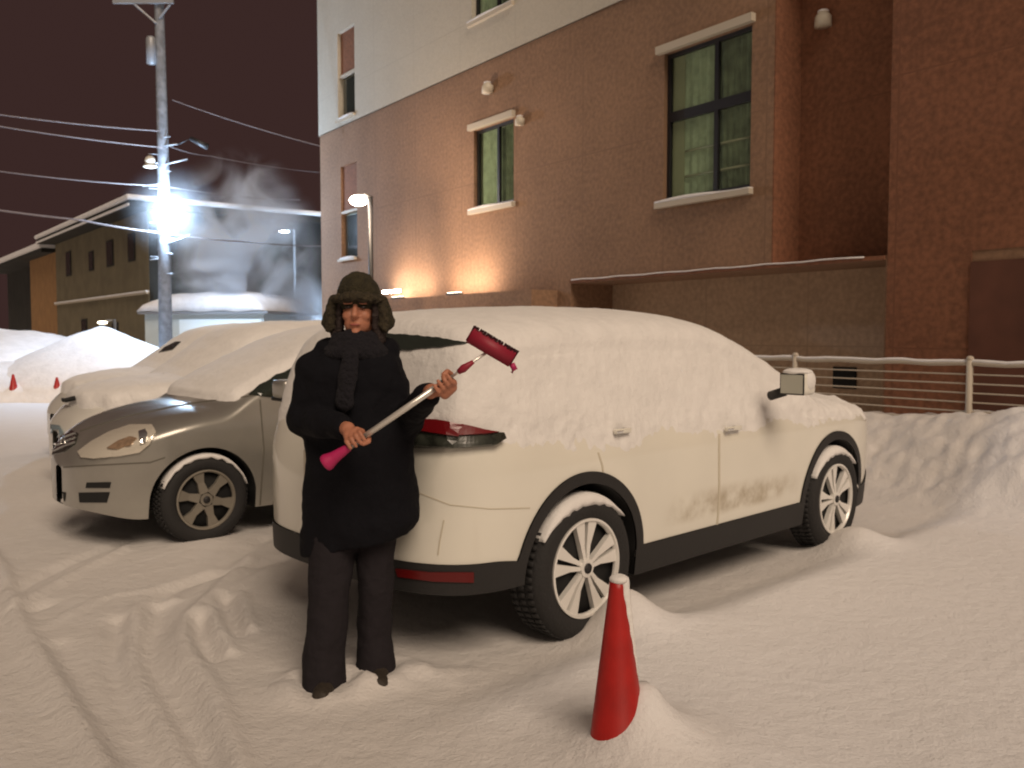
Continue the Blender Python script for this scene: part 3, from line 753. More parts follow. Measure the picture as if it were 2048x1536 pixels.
D('wiper', strip([(335, 778), (380, 784), (430, 788)], 5), M['trim'], vanc, off=.012, thick=.012)
for sd in (1,):
    q = vanc.inv @ P(575, 778, 5.75); mc = Vector((q.x, q.y if sd > 0 else -.97, q.z))
    bm = bmesh.new(); box(bm, mc.x - .06, mc.x + .07, mc.y - .09, mc.y + .09, mc.z - .06, mc.z + .06, .03); ho = frombm('wing_mirror', bm, M['silver'], van, True)
    bm = bmesh.new(); box(bm, mc.x - .05, mc.x + .05, mc.y - .14, mc.y + .03, mc.z - .08, mc.z - .055, .01); frombm('mirror_arm', bm, M['trim'], ho, True)

# two more cars beyond
far_top = [(-.95, .75), (-.9, 1.0), (-.8, 1.3), (-.65, 1.5), (-.2, 1.57), (.6, 1.59), (1.3, 1.57), (1.65, 1.50), (1.95, 1.30), (2.25, 1.08), (2.42, 1.0), (2.7, .97), (3.0, .93), (3.25, .85), (3.42, .73), (3.53, .56)]
def far_car(off_l, off_f, label, snowy):
    org = V0 - vleft * off_l - vdir * off_f
    r = empty('parked_car', org, math.atan2(vdir.y, vdir.x), label, 'car', 'cars parked in the snowy lot')
    c = Car(far_top, -.95, 3.53, VW, .865, .32, .385, sill=.22, clad=.34, rrnd=.15, fx=.9)
    def sn(p, n):
        k = float(sm(.78, .86, p.z + .03 * nz(p, 5)))
        return -.02 + .075 * k + .06 * max(0, n.z) * k + .012 * nz(p, 4) * k
    c.build(r, M['white_car'], M['white_car'], sn); c.wheels(.205, 'six', yo=.845, lw=.19)
    return c
carB = far_car(2.6, .62, 'white car under smooth snow just beyond the silver minivan, pale blue headlamp showing', True)
carA = far_car(4.8, 1.13, 'white car with thick snow over it, farthest of the parked row, before the shed', True)
D('headlamp', [(104, 850), (122, 852), (130, 866), (112, 880), (105, 876)], M['bluelens'], carB, off=.01, thick=.01)
D('bonnet_gap', strip([(118, 807), (140, 811), (158, 807)], 5), M['dark'], carB, off=.06, thick=.02)
decal('side_window', [(318, 706), (330, 695), (352, 684), (362, 684), (345, 700)], carA.sbvh, carA.inv, M['glass'], carA.root, off=.003, thick=.008)

# ---------------------------------------------------------------- traffic cones
def cone(loc, h, r0, label, scale=1, snow_side=True, lean=0):
    r = empty('traffic_cone', loc, 0, label, 'traffic cone', 'red traffic cones')
    r.rotation_euler = (lean, math.radians(-.8) * (1 if snow_side else 0), 0)
    bm = bmesh.new()
    lathe(bm, [(r0, 0), (r0, .01), (r0 * .86, .03), (.029, h - .03), (.026, h), (.018, h), (.022, h - .04), (r0 * .8, .02)], 40, 'Z')
    frombm('cone_body', bm, M['red'], r, True)
    bm = bmesh.new(); box(bm, -r0 * 1.25, r0 * 1.25, -r0 * 1.25, r0 * 1.25, -.03, .004, .01); frombm('base', bm, M['red'], r, True)
    if snow_side:
        bm = bmesh.new(); rings = []
        for i in range(26):
            t = i / 25; z = h * .52 + (h * .48 + .01) * t; rc = .86 * r0 + (.028 - .86 * r0) * (z - .03) / (h - .06) if z < h else .024
            wid = .25 + 1.5 * t ** 1.3 + .12 * math.sin(i * 1.3)
            th = .002 + .016 * t; c0 = math.radians(-8)
            ring = []
            for k in range(9):
                a = c0 + wid * (k / 8 - .5); e_ = math.sin(PI * k / 8)
                ring.append((math.cos(a) * (rc + th * e_ + .002 * math.sin(i * 2.3 + k)), math.sin(a) * (rc + th * e_), z))
            for k in range(8, -1, -1):
                a = c0 + wid * (k / 8 - .5); ring.append((math.cos(a) * (rc - .01), math.sin(a) * (rc - .01), z))
            rings.append(ring)
        loft(bm, rings); ellipsoid(bm, (.006, 0, h + .003), (.034, .033, .018)); frombm('snow_cap', bm, M['snow_car'], r, True)
    return r
cone((CONE.x + .003, CONE.y, .01), P(1230, 1160, CONE.y).z - .01, .134, 'large red traffic cone in the foreground with snow plastered down its right side', 1, True)
q = P(28, 807, 20.2); cone((q.x, q.y, .06), .62, .17, 'small far red cone at the foot of the snow heap, left of the pair', 1, False)
q = P(115, 805, 20.2); cone((q.x, q.y, .06), .55, .17, 'far red cone half hidden behind the white car bonnet, right of the pair', 1, False)

# ---------------------------------------------------------------- person
PY = 3.86
person = empty('person', (P(700, 1360, PY).x, PY, .03), 0, 'person in long dark coat, scarf and olive earflap hat standing before the white car', 'person')
pinv = mw(person).inverted()
def Q(px, py, dy=0): return P(px, py, PY + dy)
def legring(cx, cy, dy, rx, ry, n=20):
    c = Q(cx, cy, dy); return [c + Vector((rx * math.cos(2 * PI * k / n), ry * math.sin(2 * PI * k / n), 0)) for k in range(n)]
shaftA = Q(652, 926, -.33); shaftB = Q(985, 697, -.42); AX = (shaftB - shaftA).normalized()
def onshaft(px):
    t = (px - 652) / (985 - 652); return shaftA + (shaftB - shaftA) * t
grip1 = onshaft(716); grip2 = onshaft(888)
toCam = Vector((0, -1, .1)).normalized()
nup = AX.cross(toCam).normalized()           # across the shaft, in the picture plane
if nup.z < 0: nup = -nup
bm = bmesh.new()
# head and neck
hc = Q(717, 622, .02)
ellipsoid(bm, hc + Vector((0, .02, .02)), (.076, .098, .112))
ellipsoid(bm, hc + Vector((0, -.035, -.055)), (.056, .055, .055))      # jaw
ellipsoid(bm, hc + Vector((.030, -.058, -.022)), (.030, .024, .026)); ellipsoid(bm, hc + Vector((-.030, -.058, -.022)), (.030, .024, .026))
capsule(bm, hc + Vector((0, -.080, .018)), hc + Vector((0, -.104, -.020)), .009, .014)   # nose
ellipsoid(bm, hc + Vector((0, -.094, -.026)), (.019, .012, .010))
capsule(bm, hc + Vector((-.045, -.078, .036)), hc + Vector((.045, -.078, .036)), .011, .011)   # brow
ellipsoid(bm, hc + Vector((0, -.090, -.060)), (.025, .009, .008))      # lips
ellipsoid(bm, hc + Vector((0, -.082, -.092)), (.022, .018, .016))      # chin
for s_ in (-1, 1): ellipsoid(bm, hc + Vector((s_ * .078, .02, -.005)), (.012, .022, .034))
capsule(bm, hc + Vector((0, .03, -.08)), Q(712, 715, .05), .06, .07)
# trunk, hips, legs
capsule(bm, Q(645, 746, .03), Q(765, 746, .03), .06, .06); capsule(bm, Q(715, 760, .03), Q(715, 960, .05), .13, .13, sy=.9)
capsule(bm, Q(680, 985, .05), Q(745, 985, .05), .10, .10)
for hipx, kx, ky, ax_, ay, d in ((678, 660, 1195, 652, 1372, -.06), (752, 746, 1175, 747, 1345, .08)):
    capsule(bm, Q(hipx, 1000, .03), Q(kx, ky, d), .09, .06); capsule(bm, Q(kx, ky, d), Q(ax_, ay - 25, d), .058, .042)
# arms
shR = Q(632, 745, .0); elR = Q(610, 845, .02); wrR = grip1 + nup * .0 + Vector((-.045, .05, .045)) 
shL = Q(768, 750, .02); elL = Q(802, 848, .06); wrL = grip2 + Vector((-.050, .05, -.035))
capsule(bm, shR, elR, .05, .038); capsule(bm, elR, wrR, .038, .030)
capsule(bm, shL, elL, .05, .038); capsule(bm, elL, wrL, .038, .030)
# hands: palm behind the shaft, four fingers wrapped round it, thumb along the other side
def hand(g, wrist, flip):
    back = -toCam                                  # palm lies on the far side of the shaft
    side = nup * flip                              # fingers start here and curl over the front
    rs = .016
    pc = g + back * .016 + side * .012
    capsule(bm, pc - AX * .028 + side * .01, pc + AX * .028 + side * .01, .021, .021)
    capsule(bm, pc - AX * .02 + side * .03, pc + AX * .02 + side * .025, .020, .019)
    capsule(bm, wrist, pc + side * .02, .027, .024)
    for i, (o, L) in enumerate(((-.033, .88), (-.011, 1.0), (.011, 1.05), (.032, .93))):
        prev = g + side * .030 + back * .006 + AX * o
        for j, th in enumerate((.15, .75, 1.45, 2.2)):
            R_ = rs + .009 + (.004 if j < 2 else 0)
            p = g + AX * (o * 1.02) + (side * math.cos(th * L) - back * math.sin(th * L)) * R_
            capsule(bm, prev, p, .0098 - .0006 * j, .0094 - .0006 * j, 10); prev = p
    t0 = pc + AX * .038 * 1 + side * .012; t1 = g + AX * .044 - side * .012 + back * .020; t2 = g + AX * .040 - side * .026 - back * .004; t3 = g + AX * .020 - side * .024 - back * .020
    capsule(bm, pc, t1, .015, .0125, 10); capsule(bm, t1, t2, .0122, .011, 10); capsule(bm, t2, t3, .011, .009, 10)
hand(grip1, wrR, 1); hand(grip2, wrL, -1)
body = remeshed('body', bm, M['skin'], person, .0048, 2, local=pinv)
# facial details
bm = bmesh.new()
for s_ in (-1, 1): ellipsoid(bm, hc + Vector((s_ * .031, -.0775, .014)), (.014, .008, .0065), 12, 8)
bm.transform(pinv); frombm('eyes', bm, M['eye'], person, True)
bm = bmesh.new(); ellipsoid(bm, hc + Vector((0, -.0965, -.060)), (.021, .005, .0055), 12, 8); bm.transform(pinv); frombm('lips', bm, M['lip'], person, True)
bm = bmesh.new()
for s_ in (-1, 1):
    capsule(bm, hc + Vector((s_ * .052, -.080, .034)), hc + Vector((s_ * .018, -.092, .036)), .005, .005, 8)
bm.transform(pinv); frombm('eyebrows', bm, M['hair'], person, True)
# hair at the sides
bm = bmesh.new()
for s_ in (-1, 1):
    capsule(bm, hc + Vector((s_ * .080, -.010, .03)), hc + Vector((s_ * .092, -.01, -.13)), .022, .03); capsule(bm, hc + Vector((s_ * .074, -.04, .03)), hc + Vector((s_ * .078, -.035, -.09)), .012, .014)
capsule(bm, hc + Vector((-.06, .08, 0)), hc + Vector((.06, .08, -.1)), .05, .05)
remeshed('hair', bm, M['hair'], person, .008, 2, .006, 30, pinv)
# hat
bm = bmesh.new()
ellipsoid(bm, hc + Vector((0, .015, .065)), (.096, .112, .100)); ellipsoid(bm, hc + Vector((-.004, .02, .095)), (.082, .095, .078))
for s_ in (-1, 1):
    capsule(bm, hc + Vector((s_ * .092, .0, .04)), hc + Vector((s_ * .112, -.005, -.055)), .030, .036, sy=1.4)
capsule(bm, hc + Vector((-.06, .09, .02)), hc + Vector((.06, .09, -.06)), .05, .05)
hat = remeshed('hat', bm, M['hat'], person, .007, 3, .004, 40, pinv)
bm = bmesh.new(); tube(bm, [hc + Vector((.098 * math.cos(a), .01 + .112 * math.sin(a), .054 + .012 * abs(math.cos(a)) * -1 + .006)) for a in np.linspace(PI * 1.02, PI * 1.98, 20)], .0215, 12)
remeshed('hat_brim', bm, M['fur'], hat, .006, 2, .008, 60, pinv)
for s_ in (-1, 1):
    bm = bmesh.new(); capsule(bm, hc + Vector((s_ * .104, -.03, .045)), hc + Vector((s_ * .118, -.03, -.07)), .018, .024)
    remeshed('ear_flap', bm, M['fur'], hat, .006, 2, .010, 60, pinv)
# scarf
bm = bmesh.new()
for zz, rx, rr in ((686, .084, .038), (704, .108, .038), (674, .078, .030)):
    c = Q(713, zz, .02); tube(bm, [c + Vector((rx * math.cos(a), rx * .9 * math.sin(a), .008 * math.sin(3 * a))) for a in np.linspace(0, 2 * PI * .98, 26)], rr, 12)
capsule(bm, Q(700, 715, -.12), Q(690, 800, -.15), .045, .05, sy=.5)
remeshed('scarf', bm, M['scarf'], person, .009, 3, .010, 14, pinv)
# coat
bm = bmesh.new(); rings = []
for py, xl, xr, dp in ((688, 672, 762, .075), (704, 640, 778, .10), (722, 612, 796, .125), (745, 600, 806, .14), (800, 600, 816, .15), (860, 606, 824, .155), (910, 610, 832, .16), (960, 610, 833, .165), (1010, 607, 838, .17), (1045, 603, 842, .17), (1064, 603, 832, .165), (1078, 604, 822, .16)):
    a = Q(xl, py, .03); b = Q(xr, py, .03); c = (a + b) / 2; rx = (b - a).length / 2; n = 36
    tl_ = .05 * max(0, (py - 1000) / 74)                 # the hem hangs lower on the left, higher on the open right flap
    rings.append([c + Vector((rx * math.copysign(abs(math.cos(2 * PI * k / n)) ** .85, math.cos(2 * PI * k / n)), dp * math.sin(2 * PI * k / n) * (1 + .05 * math.sin(7 * k)), tl_ * (math.cos(2 * PI * k / n) - .35))) for k in range(n)])
loft(bm, rings)
capsule(bm, Q(632, 738, .02), Q(608, 838, .02), .085, .080); capsule(bm, Q(608, 838, .02), elR.lerp(wrR, .86), .076, .052)
capsule(bm, Q(772, 738, .02), Q(797, 838, .05), .078, .076); capsule(bm, Q(812, 846, .06), elL.lerp(wrL, .88), .072, .052)
capsule(bm, Q(650, 700, .05), Q(775, 700, .05), .055, .055)
coat = remeshed('coat', bm, M['coat'], person, .010, 5, .014, 7, pinv)
bm = bmesh.new()
bm.free()
# open coat tail on the right
# trousers
bm = bmesh.new()
capsule(bm, Q(676, 1010, .04), Q(750, 1010, .04), .11, .11)
for pts in (((682, 1010, .03, .125, .12), (662, 1110, -.02, .098, .105), (657, 1200, -.05, .086, .10), (649, 1290, -.06, .086, .105), (647, 1350, -.06, .094, .12), (648, 1384, -.07, .099, .13)),
            ((752, 1010, .05, .110, .12), (752, 1110, .05, .085, .10), (751, 1190, .06, .076, .095), (748, 1270, .08, .076, .095), (750, 1325, .08, .090, .11), (752, 1362, .07, .101, .13))):
    loft(bm, [legring(*p) for p in pts])
remeshed('trousers', bm, M['trousers'], person, .009, 3, .009, 8, pinv)
bm = bmesh.new()
for x, y, d in ((652, 1376, -.06), (757, 1352, .06)):
    a = Q(x, y, d); a.z = .066
    capsule(bm, a, a + Vector((.018 if x < 700 else .03, -.165, -.010)), .050, .044)
remeshed('boots', bm, M['boot'], person, .008, 3, .003, 30, pinv)

# snow brush held in both hands
br = empty('snow_brush', shaftA, 0, 'snow brush with silver shaft, magenta grip and crimson head held by the person', 'snow brush')
binv = mw(br).inverted()
bm = bmesh.new(); tube(bm, [onshaft(690), onshaft(893)], .0125, 14); bm.transform(binv); frombm('shaft', bm, M['alu'], br, True)
bm = bmesh.new(); tube(bm, [onshaft(885), onshaft(975)], .006, 10); bm.transform(binv); frombm('thin_shaft', bm, M['alu'], br, True)
bm = bmesh.new(); tube(bm, [onshaft(700), onshaft(690), onshaft(668), onshaft(655), onshaft(650)], [.016, .019, .026, .036, .034], 16)
gp = remeshed('grip', bm, M['pink'], br, .004, 2, local=binv)
bm = bmesh.new(); tube(bm, [onshaft(918), onshaft(928), onshaft(948)], [.010, .016, .008], 12); bm.transform(binv); frombm('lock_collar', bm, M['redbrush'], br, True)
# head: back board and bristles
hA = P(941, 664, shaftB.y); hB = P(1030, 716, shaftB.y); hd = (hB - hA).normalized(); hn = hd.cross(Vector((0, -1, 0))).normalized()
if hn.z < 0: hn = -hn
def obox(bm, a, b, w0, w1, d0, d1, n, fwd=Vector((0, -1, 0))):
    q = [bm.verts.new(p + n * w + fwd * d) for p in (a, b) for w in (w0, w1) for d in (d0, d1)]
    for f in ((0, 1, 3, 2), (4, 6, 7, 5), (0, 4, 5, 1), (2, 3, 7, 6), (0, 2, 6, 4), (1, 5, 7, 3)): bm.faces.new([q[i] for i in f])
bm = bmesh.new(); obox(bm, hA, hB, -.042, .020, -.018, .018, hn); bmesh.ops.bevel(bm, geom=bm.edges[:], offset=.005, segments=2, affect='EDGES')
bm.transform(binv); frombm('brush_head', bm, M['redbrush'], br, True)
bm = bmesh.new()
nb_ = 46
for i in range(nb_):
    for r_ in range(3):
        p = hA.lerp(hB, (i + .5) / nb_) + Vector((0, -.012 + .012 * r_, 0)); j = Vector((random.uniform(-.004, .004), random.uniform(-.006, .006), 0))
        tube(bm, [p + hn * .008, p + hn * .030 + j], [.0022, .0018], 5)
bm.transform(binv); frombm('bristles', bm, M['bristle'], br)
bm = bmesh.new(); pB = hB - hn * .026
tube(bm, [pB, pB + hd * .02 - hn * .012, pB + hd * .018 - hn * .03], [.012, .012, .006], 8); bm.transform(binv); frombm('scraper', bm, M['pink'], br, True)

# ---------------------------------------------------------------- main building
BR = math.atan2(DT.y, DT.x)
bld = empty('apartment_building', A0, BR, 'three storey building with brown siding below and cream siding above, behind the cars', 'building')
def wallgrid(name, t0, t1, z0, z1, holes, m, o=0, reveal=.14):
    ts = sorted({t0, t1, *[h[0] for h in holes], *[h[1] for h in holes]}); zs = sorted({z0, z1, *[h[2] for h in holes], *[h[3] for h in holes]})
    ts = [t for t in ts if t0 <= t <= t1]; zs = [z for z in zs if z0 <= z <= z1]
    bm = bmesh.new()
    for i in range(len(ts) - 1):
        for j in range(len(zs) - 1):
            a, b, c, d = ts[i], ts[i + 1], zs[j], zs[j + 1]; ct, cz = (a + b) / 2, (c + d) / 2
            if any(h[0] < ct < h[1] and h[2] < cz < h[3] for h in holes): continue
            bm.faces.new([bm.verts.new(p) for p in ((a, -o, c), (b, -o, c), (b, -o, d), (a, -o, d))])
    for h in holes:
        a, b, c, d = h[:4]; r = h[4] if len(h) > 4 else reveal
        for q in (((a, c), (a, d)), ((b, c), (b, d)), ((a, c), (b, c)), ((a, d), (b, d))):
            (p, q2) = q
            bm.faces.new([bm.verts.new(v) for v in ((p[0], -o, p[1]), (q2[0], -o, q2[1]), (q2[0], r, q2[1]), (p[0], r, p[1]))])
    bmesh.ops.remove_doubles(bm, verts=bm.verts, dist=.0005)
    return frombm(name, bm, m, bld)
def bbox(name, t0, t1, o0, o1, z0, z1, m, parent=None, bev=.0):
    bm = bmesh.new(); box(bm, t0, t1, -o1, -o0, z0, z1, bev); return frombm(name, bm, m, parent or bld)
TL = -1.54; TR = 26; ZB = 6.62; ZT = 12.5
w1 = (5.62, 6.92, 3.96, 5.44); w2 = (10.64, 12.22, 3.50, 5.60)
w3 = (5.60, 6.92, W(945, 50)[1] + .05, 8.7)
s1t0, s1t1 = W(682, 400)[0], W(714, 400)[0]
sl = (s1t0, s1t1, 3.42, 5.66); su = (s1t0 - .05, s1t1, 6.78, 8.85)
lr = (8.54, 14.17, -.3, 2.42, .92); ur = (12.58, 14.19, 2.475, ZB - .02, .52)
dr = (W(1942, 600)[0], 17.2, -.3, W(1942, 524)[1], .03)
wallgrid('lower_wall', TL, TR, -.3, ZB, [w1, w2, sl, lr, ur], M['wallb'])
wallgrid('upper_wall', TL, TR, ZB, ZT, [w3, su], M['wallw'], .03)
bbox('end_wall', TL - .01, TL + .02, -9, -.01, -.3, ZB, M['wallb']); bbox('end_wall', TL - .04, TL + .015, -9, .02, ZB, ZT, M['wallw'])
bbox('roof', TL - .2, TR + .2, -9.2, .2, ZT, ZT + .3, M['trimw']); bbox('rear_wall', TL, TR, -9.2, -9, -.3, ZT, M['wallb'])
bbox('recess_wall', 8.54, 14.17, -.95, -.922, -.3, 2.42, M['wallr']); bbox('recess_panel', 12.58, 14.19, -.55, -.522, 2.475, ZB, M['walld'])
bbox('recess_side', 12.582, 12.60, -.52, -.002, 2.48, ZB - .03, M['walld']); bbox('panel', 14.20, TR, 0, .012, 2.45, ZB, M['walld']); bbox('panel', 14.20, dr[0], 0, .012, -.3, 2.45, M['walld'])
bbox('door', dr[0], 17.2, .014, .03, -.3, dr[3], M['door'])
bbox('overhang_edge', 8.54, 14.17, .004, .03, 2.425, 2.47, M['walld'])
bm = bmesh.new(); tube(bm, [(8.6 + .28 * i, -.04, 2.472 + .006 * math.sin(i * 1.9)) for i in range(20)], .010, 8); frombm('ledge_snow', bm, M['snow'], bld, True)
def window(h, panes, lintel=True, sill=True, bars=(), rails=(), curtains=True):
    t0, t1, z0, z1 = h; dep = -.10
    bm = bmesh.new(); fw = .055
    box(bm, t0, t0 + fw, -dep - .03, -dep + .03, z0, z1); box(bm, t1 - fw, t1, -dep - .03, -dep + .03, z0, z1)
    box(bm, t0 + fw, t1 - fw, -dep - .03, -dep + .03, z0, z0 + fw); box(bm, t0 + fw, t1 - fw, -dep - .03, -dep + .03, z1 - fw, z1)
    for tm in panes: box(bm, tm - .035, tm + .035, -dep - .028, -dep + .028, z0 + fw, z1 - fw)
    for zm, th in bars: box(bm, t0 + fw, t1 - fw, -dep - .032, -dep + .024, zm - th / 2, zm + th / 2)
    w = frombm('window', bm, M['frame'], bld)
    bbox('glass', t0 + .01, t1 - .01, dep - .010, dep - .004, z0 + .01, z1 - .01, M['pane'], w)
    ed = [t0 + .02] + list(panes) + [t1 - .02]
    for i in range(len(ed) - 1):
        bm = bmesh.new(); n = 24; a, b = ed[i], ed[i + 1]; vs = []
        for k in range(n + 1):
            t = a + (b - a) * k / n; y = .165 + .015 * math.sin(k * 1.6 + i)
            vs.append((bm.verts.new((t, y, z0 + .02)), bm.verts.new((t, y, z1 - .02))))
        for k in range(n): bm.faces.new((vs[k][0], vs[k + 1][0], vs[k + 1][1], vs[k][1]))
        frombm('curtain', bm, M['curtain'] if i == 0 else M['curtaind'], w, True)
    for zr in rails:
        bm = bmesh.new(); tube(bm, [(t0 + .30, .142, zr), (t1 - .02, .142, zr)], .018, 8); frombm('handrail', bm, M['trimw'], w, True)
    if lintel: bbox('lintel', t0 - .10, t1 + .06, .002, .09, z1 + .0, z1 + .11, M['trimw'], w, .008)
    if sill:
        s_ = bbox('sill', t0 - .10, t1 + .06, .002, .09, z0 - .10, z0 - .02, M['trimw'], w, .008)
        bm = bmesh.new(); n = 16
        rings = [[(t0 - .09 + (t1 - t0 + .14) * i / n, -.092 * c_, z0 - .024 + (sgn * .075 * (.45 + .55 * math.sin(PI * min(1, i / n * 1.25)) ** 1) * (1 - .55 * i / n) if sgn else 0)) for c_, sgn in ((-.35, 0), (1, 0), (.95, .75), (.5, 1), (-.35, .9))] for i in range(n + 1)]
        loft(bm, rings); frombm('sill_snow', bm, M['snow'], s_, True)
    return w
wd1 = window(w1, [W(990, 350)[0]])
wd2 = window(w2, [W(1425, 200)[0]], bars=((W(1420, 210)[1], .14),), rails=(W(1390, 293)[1], W(1390, 345)[1]))
bbox('curtain', w2[0] + .03, w2[0] + .28, -.145, -.140, w2[2] + .03, w2[3] - .03, M['curtainc'], wd2)
window(w3, [W(990, 20)[0]], lintel=False)
# tall slot windows: closed panel above, pane below
for h, zp in ((sl, 4.52), (su, W(697, 147)[1])):
    t0, t1, z0, z1 = h; bm = bmesh.new()
    box(bm, t0, t1, .06, .09, zp + .06, z1)
    w = frombm('window', bm, M['walld'], bld)
    bbox('transom', t0, t1, -.09, -.01, zp, zp + .058, M['trimw'], w); bbox('curtain', t0 + .01, t1 - .01, -.135, -.13, z0 + .01, zp - .01, M['curtain'], w)
    bbox('glass', t0 + .08, t1 - .05, -.09, -.085, z0 + .05, zp - .05, M['glass'], w)
    s_ = bbox('sill', t0 - .03, t1 + .03, .035, .10, z0 - .06, z0 - .01, M['trimw'], w)
    bm = bmesh.new(); ellipsoid(bm, ((t0 + t1) / 2, -.06, z0), ((t1 - t0) / 2, .05, .045)); frombm('sill_snow', bm, M['snow'], s_, True)
# vent hoods
for px, py, s_ in ((983, 178, 1.0), (1046, 243, .8), (1655, 42, 1.0)):
    t, z = W(px, py); off = -.52 if 12.6 < t < 14.19 else 0
    if off: t, z = W(px, py, off)
    bm = bmesh.new(); lathe(bm, [(.0, .10 * s_), (.06 * s_, .09 * s_), (.10 * s_, .03 * s_), (.105 * s_, -.09 * s_), (.0, -.09 * s_)], 18, 'Z', (t, -off - .09 * s_, z)); box(bm, t - .06 * s_, t + .06 * s_, -off - .09 * s_, -off - .002, z - .08 * s_, z + .06 * s_)
    v = frombm('vent_hood', bm, M['vent'], bld, True)
    bm = bmesh.new(); ellipsoid(bm, (t, -off - .09 * s_, z + .10 * s_), (.07 * s_, .07 * s_, .025 * s_)); frombm('vent_snow', bm, M['snow'], v, True)
# entrance canopy with uplights
ca0, ca1 = W(770, 598, .55)[0], W(1063, 574, .55)[0]; zc_ = W(900, 590, .55)[1]
can = bbox('canopy', ca0, ca1, .002, .55, zc_ - .3, zc_, M['wallb']); 
for (px0, px1) in ((800, 872), (905, 1000)):
    ta, tb = W(px0, 590)[0], W(px1, 590)[0]
    l = bbox('uplight', (ta + tb) / 2 - .22, (ta + tb) / 2 + .22, .42, .52, zc_ + .002, zc_ + .04, M['blacks'], can)
    bbox('lamp_lens', (ta + tb) / 2 - .20, (ta + tb) / 2 + .20, .43, .51, zc_ + .042, zc_ + .05, M['lampglass_s'], l)
    L = bpy.data.lights.new('uplight_glow', 'AREA'); L.shape = 'RECTANGLE'; L.size = 1.4; L.size_y = .1; L.energy = 34; L.color = (1, .76, .56); L.spread = math.radians(170)
    lo = bpy.data.objects.new('uplight_glow', L); COL.objects.link(lo); lo.parent = l; lo.location = ((ta + tb) / 2, -.47, zc_ + .07); lo.rotation_euler = (math.radians(180 - 28), 0, 0)
tt, zz = W(782, 583, .25)
fl = bbox('strip_light', tt - .35, tt + .35, .2, .28, zz - .03, zz + .03, M['lampglass_w'], bld, .01)
bbox('light_bracket', tt - .05, tt + .05, .002, .198, zz - .02, zz + .02, M['steel'], fl)
t_, z_ = W(798, 612, .3); bm = bmesh.new(); tube(bm, [(t_, -.3, 0), (t_, -.3, z_ + .12)], .03, 10); pst = frombm('porch_post', bm, M['trimw'], bld, True)
bm = bmesh.new(); ellipsoid(bm, (t_, -.36, z_ - .02), (.06, .05, .06)); frombm('porch_lamp', bm, M['lampglass_s'], pst, True)
# dark hatch low on the wall
t_, z_ = W(1690, 757, -.92); bbox('wall_vent', t_ - .17, t_ + .17, -.92, -.90, z_ - .13, z_ + .15, M['dark'], bld)

# ---------------------------------------------------------------- fence by the wall
def wp3(t, o, z): return A0 + DT * t + WN * o + Vector((0, 0, z))
def solve_t(px, py, o): return W(px, py, o)
FO = .80
tp, zp = W(1940, 728, FO); t0f, z0f = W(1560, 722, FO)
fence = empty('wire_fence', wp3(tp, FO, 0), BR, 'snow dusted pipe rail fence with thin wires between snow bank and dark wall', 'fence')
fi = mw(fence).inverted()
bm = bmesh.new(); pts = [fi @ wp3(t, FO, zp + .006 * math.sin(t * 9)) for t in np.linspace(t0f - 3.5, tp + 3, 60)]
tube(bm, pts, .021, 8); rl = frombm('top_rail', bm, M['fence'], fence, True)
bm = bmesh.new(); tube(bm, [p + Vector((0, 0, .022 + .004 * math.sin(i * 2.1))) for i, p in enumerate(pts)], .019, 8); frombm('rail_snow', bm, M['snow'], rl, True)
for tq in (tp, tp - 2.0, tp - 4.0, tp + 2.0):
    a = fi @ wp3(tq, FO, .1); b = fi @ wp3(tq, FO, zp + .05); bm = bmesh.new(); tube(bm, [a, b], .032, 10); ellipsoid(bm, b, (.036, .036, .03)); frombm('post', bm, M['fence'], fence, True)
for dz in (.10, .19, .28, .37, .46, .55):
    bm = bmesh.new(); tube(bm, [fi @ wp3(t, FO, zp - dz) for t in (t0f - 3.5, tp - 1, tp + 3)], .008, 5); frombm('wire', bm, M['fence'], fence)

# ---------------------------------------------------------------- small mast lamp in front of the building
lp = P(742, 560, 17.0)
ml = empty('lamp_post', (lp.x, lp.y, 0), 0, 'thin dark lamp post with glowing warm head before the brown wall', 'street lamp')
zt = P(742, 393, 17.0).z
bm = bmesh.new(); tube(bm, [(0, 0, 0), (0, 0, zt)], .048, 12); frombm('pole', bm, M['blacks'], ml, True)
hx_ = P(718, 402, 17).x - lp.x; hz = P(718, 402, 17).z
bm = bmesh.new(); tube(bm, [(0, 0, zt), (hx_ * .5, -.03, zt + .02), (hx_ * .9, -.05, hz + .05)], .03, 8); frombm('arm', bm, M['steel'], ml, True)
bm = bmesh.new(); ellipsoid(bm, (hx_, -.06, hz), (.17, .14, .10)); frombm('lamp_head', bm, M['lampglass_w'], ml, True)
L = bpy.data.lights.new('lamp_glow', 'POINT'); L.energy = 170; L.color = (1, .74, .52); L.shadow_soft_size = .1
lo = bpy.data.objects.new('lamp_glow', L); COL.objects.link(lo); lo.parent = ml; lo.location = (hx_ - .05, -.25, hz + .02)

# ---------------------------------------------------------------- utility pole with its lamp
PYL = 24.0
b0 = P(330, 660, PYL)
up = empty('utility_pole', (b0.x, b0.y, 0), 0, 'tall pale concrete utility pole with crossarm, boxes and a glaring blue-white street lamp', 'utility pole')
ui = mw(up).inverted()
def U(px, py, dy=0): return ui @ P(px, py, PYL + dy)
xt = U(318, -20).z
bm = bmesh.new(); tube(bm, [(0, 0, 0), U(326, 300), (U(318, 0).x, 0, U(318, 0).z), (U(318, -60).x, 0, U(318, -60).z)], [.185, .145, .12, .115], 16); frombm('pole', bm, M['conc'], up, True)
bm = bmesh.new(); a = U(232, 8); b = U(352, 2); box(bm, a.x, b.x, -.22, -.13, a.z - .05, a.z + .05)
tube(bm, [(U(275, 14).x, -.17, U(275, 14).z), (U(316, 50).x, -.13, U(316, 50).z)], .03, 6); tube(bm, [(U(345, 14).x, -.17, U(345, 14).z), (U(322, 40).x, -.13, U(322, 40).z)], .03, 6)
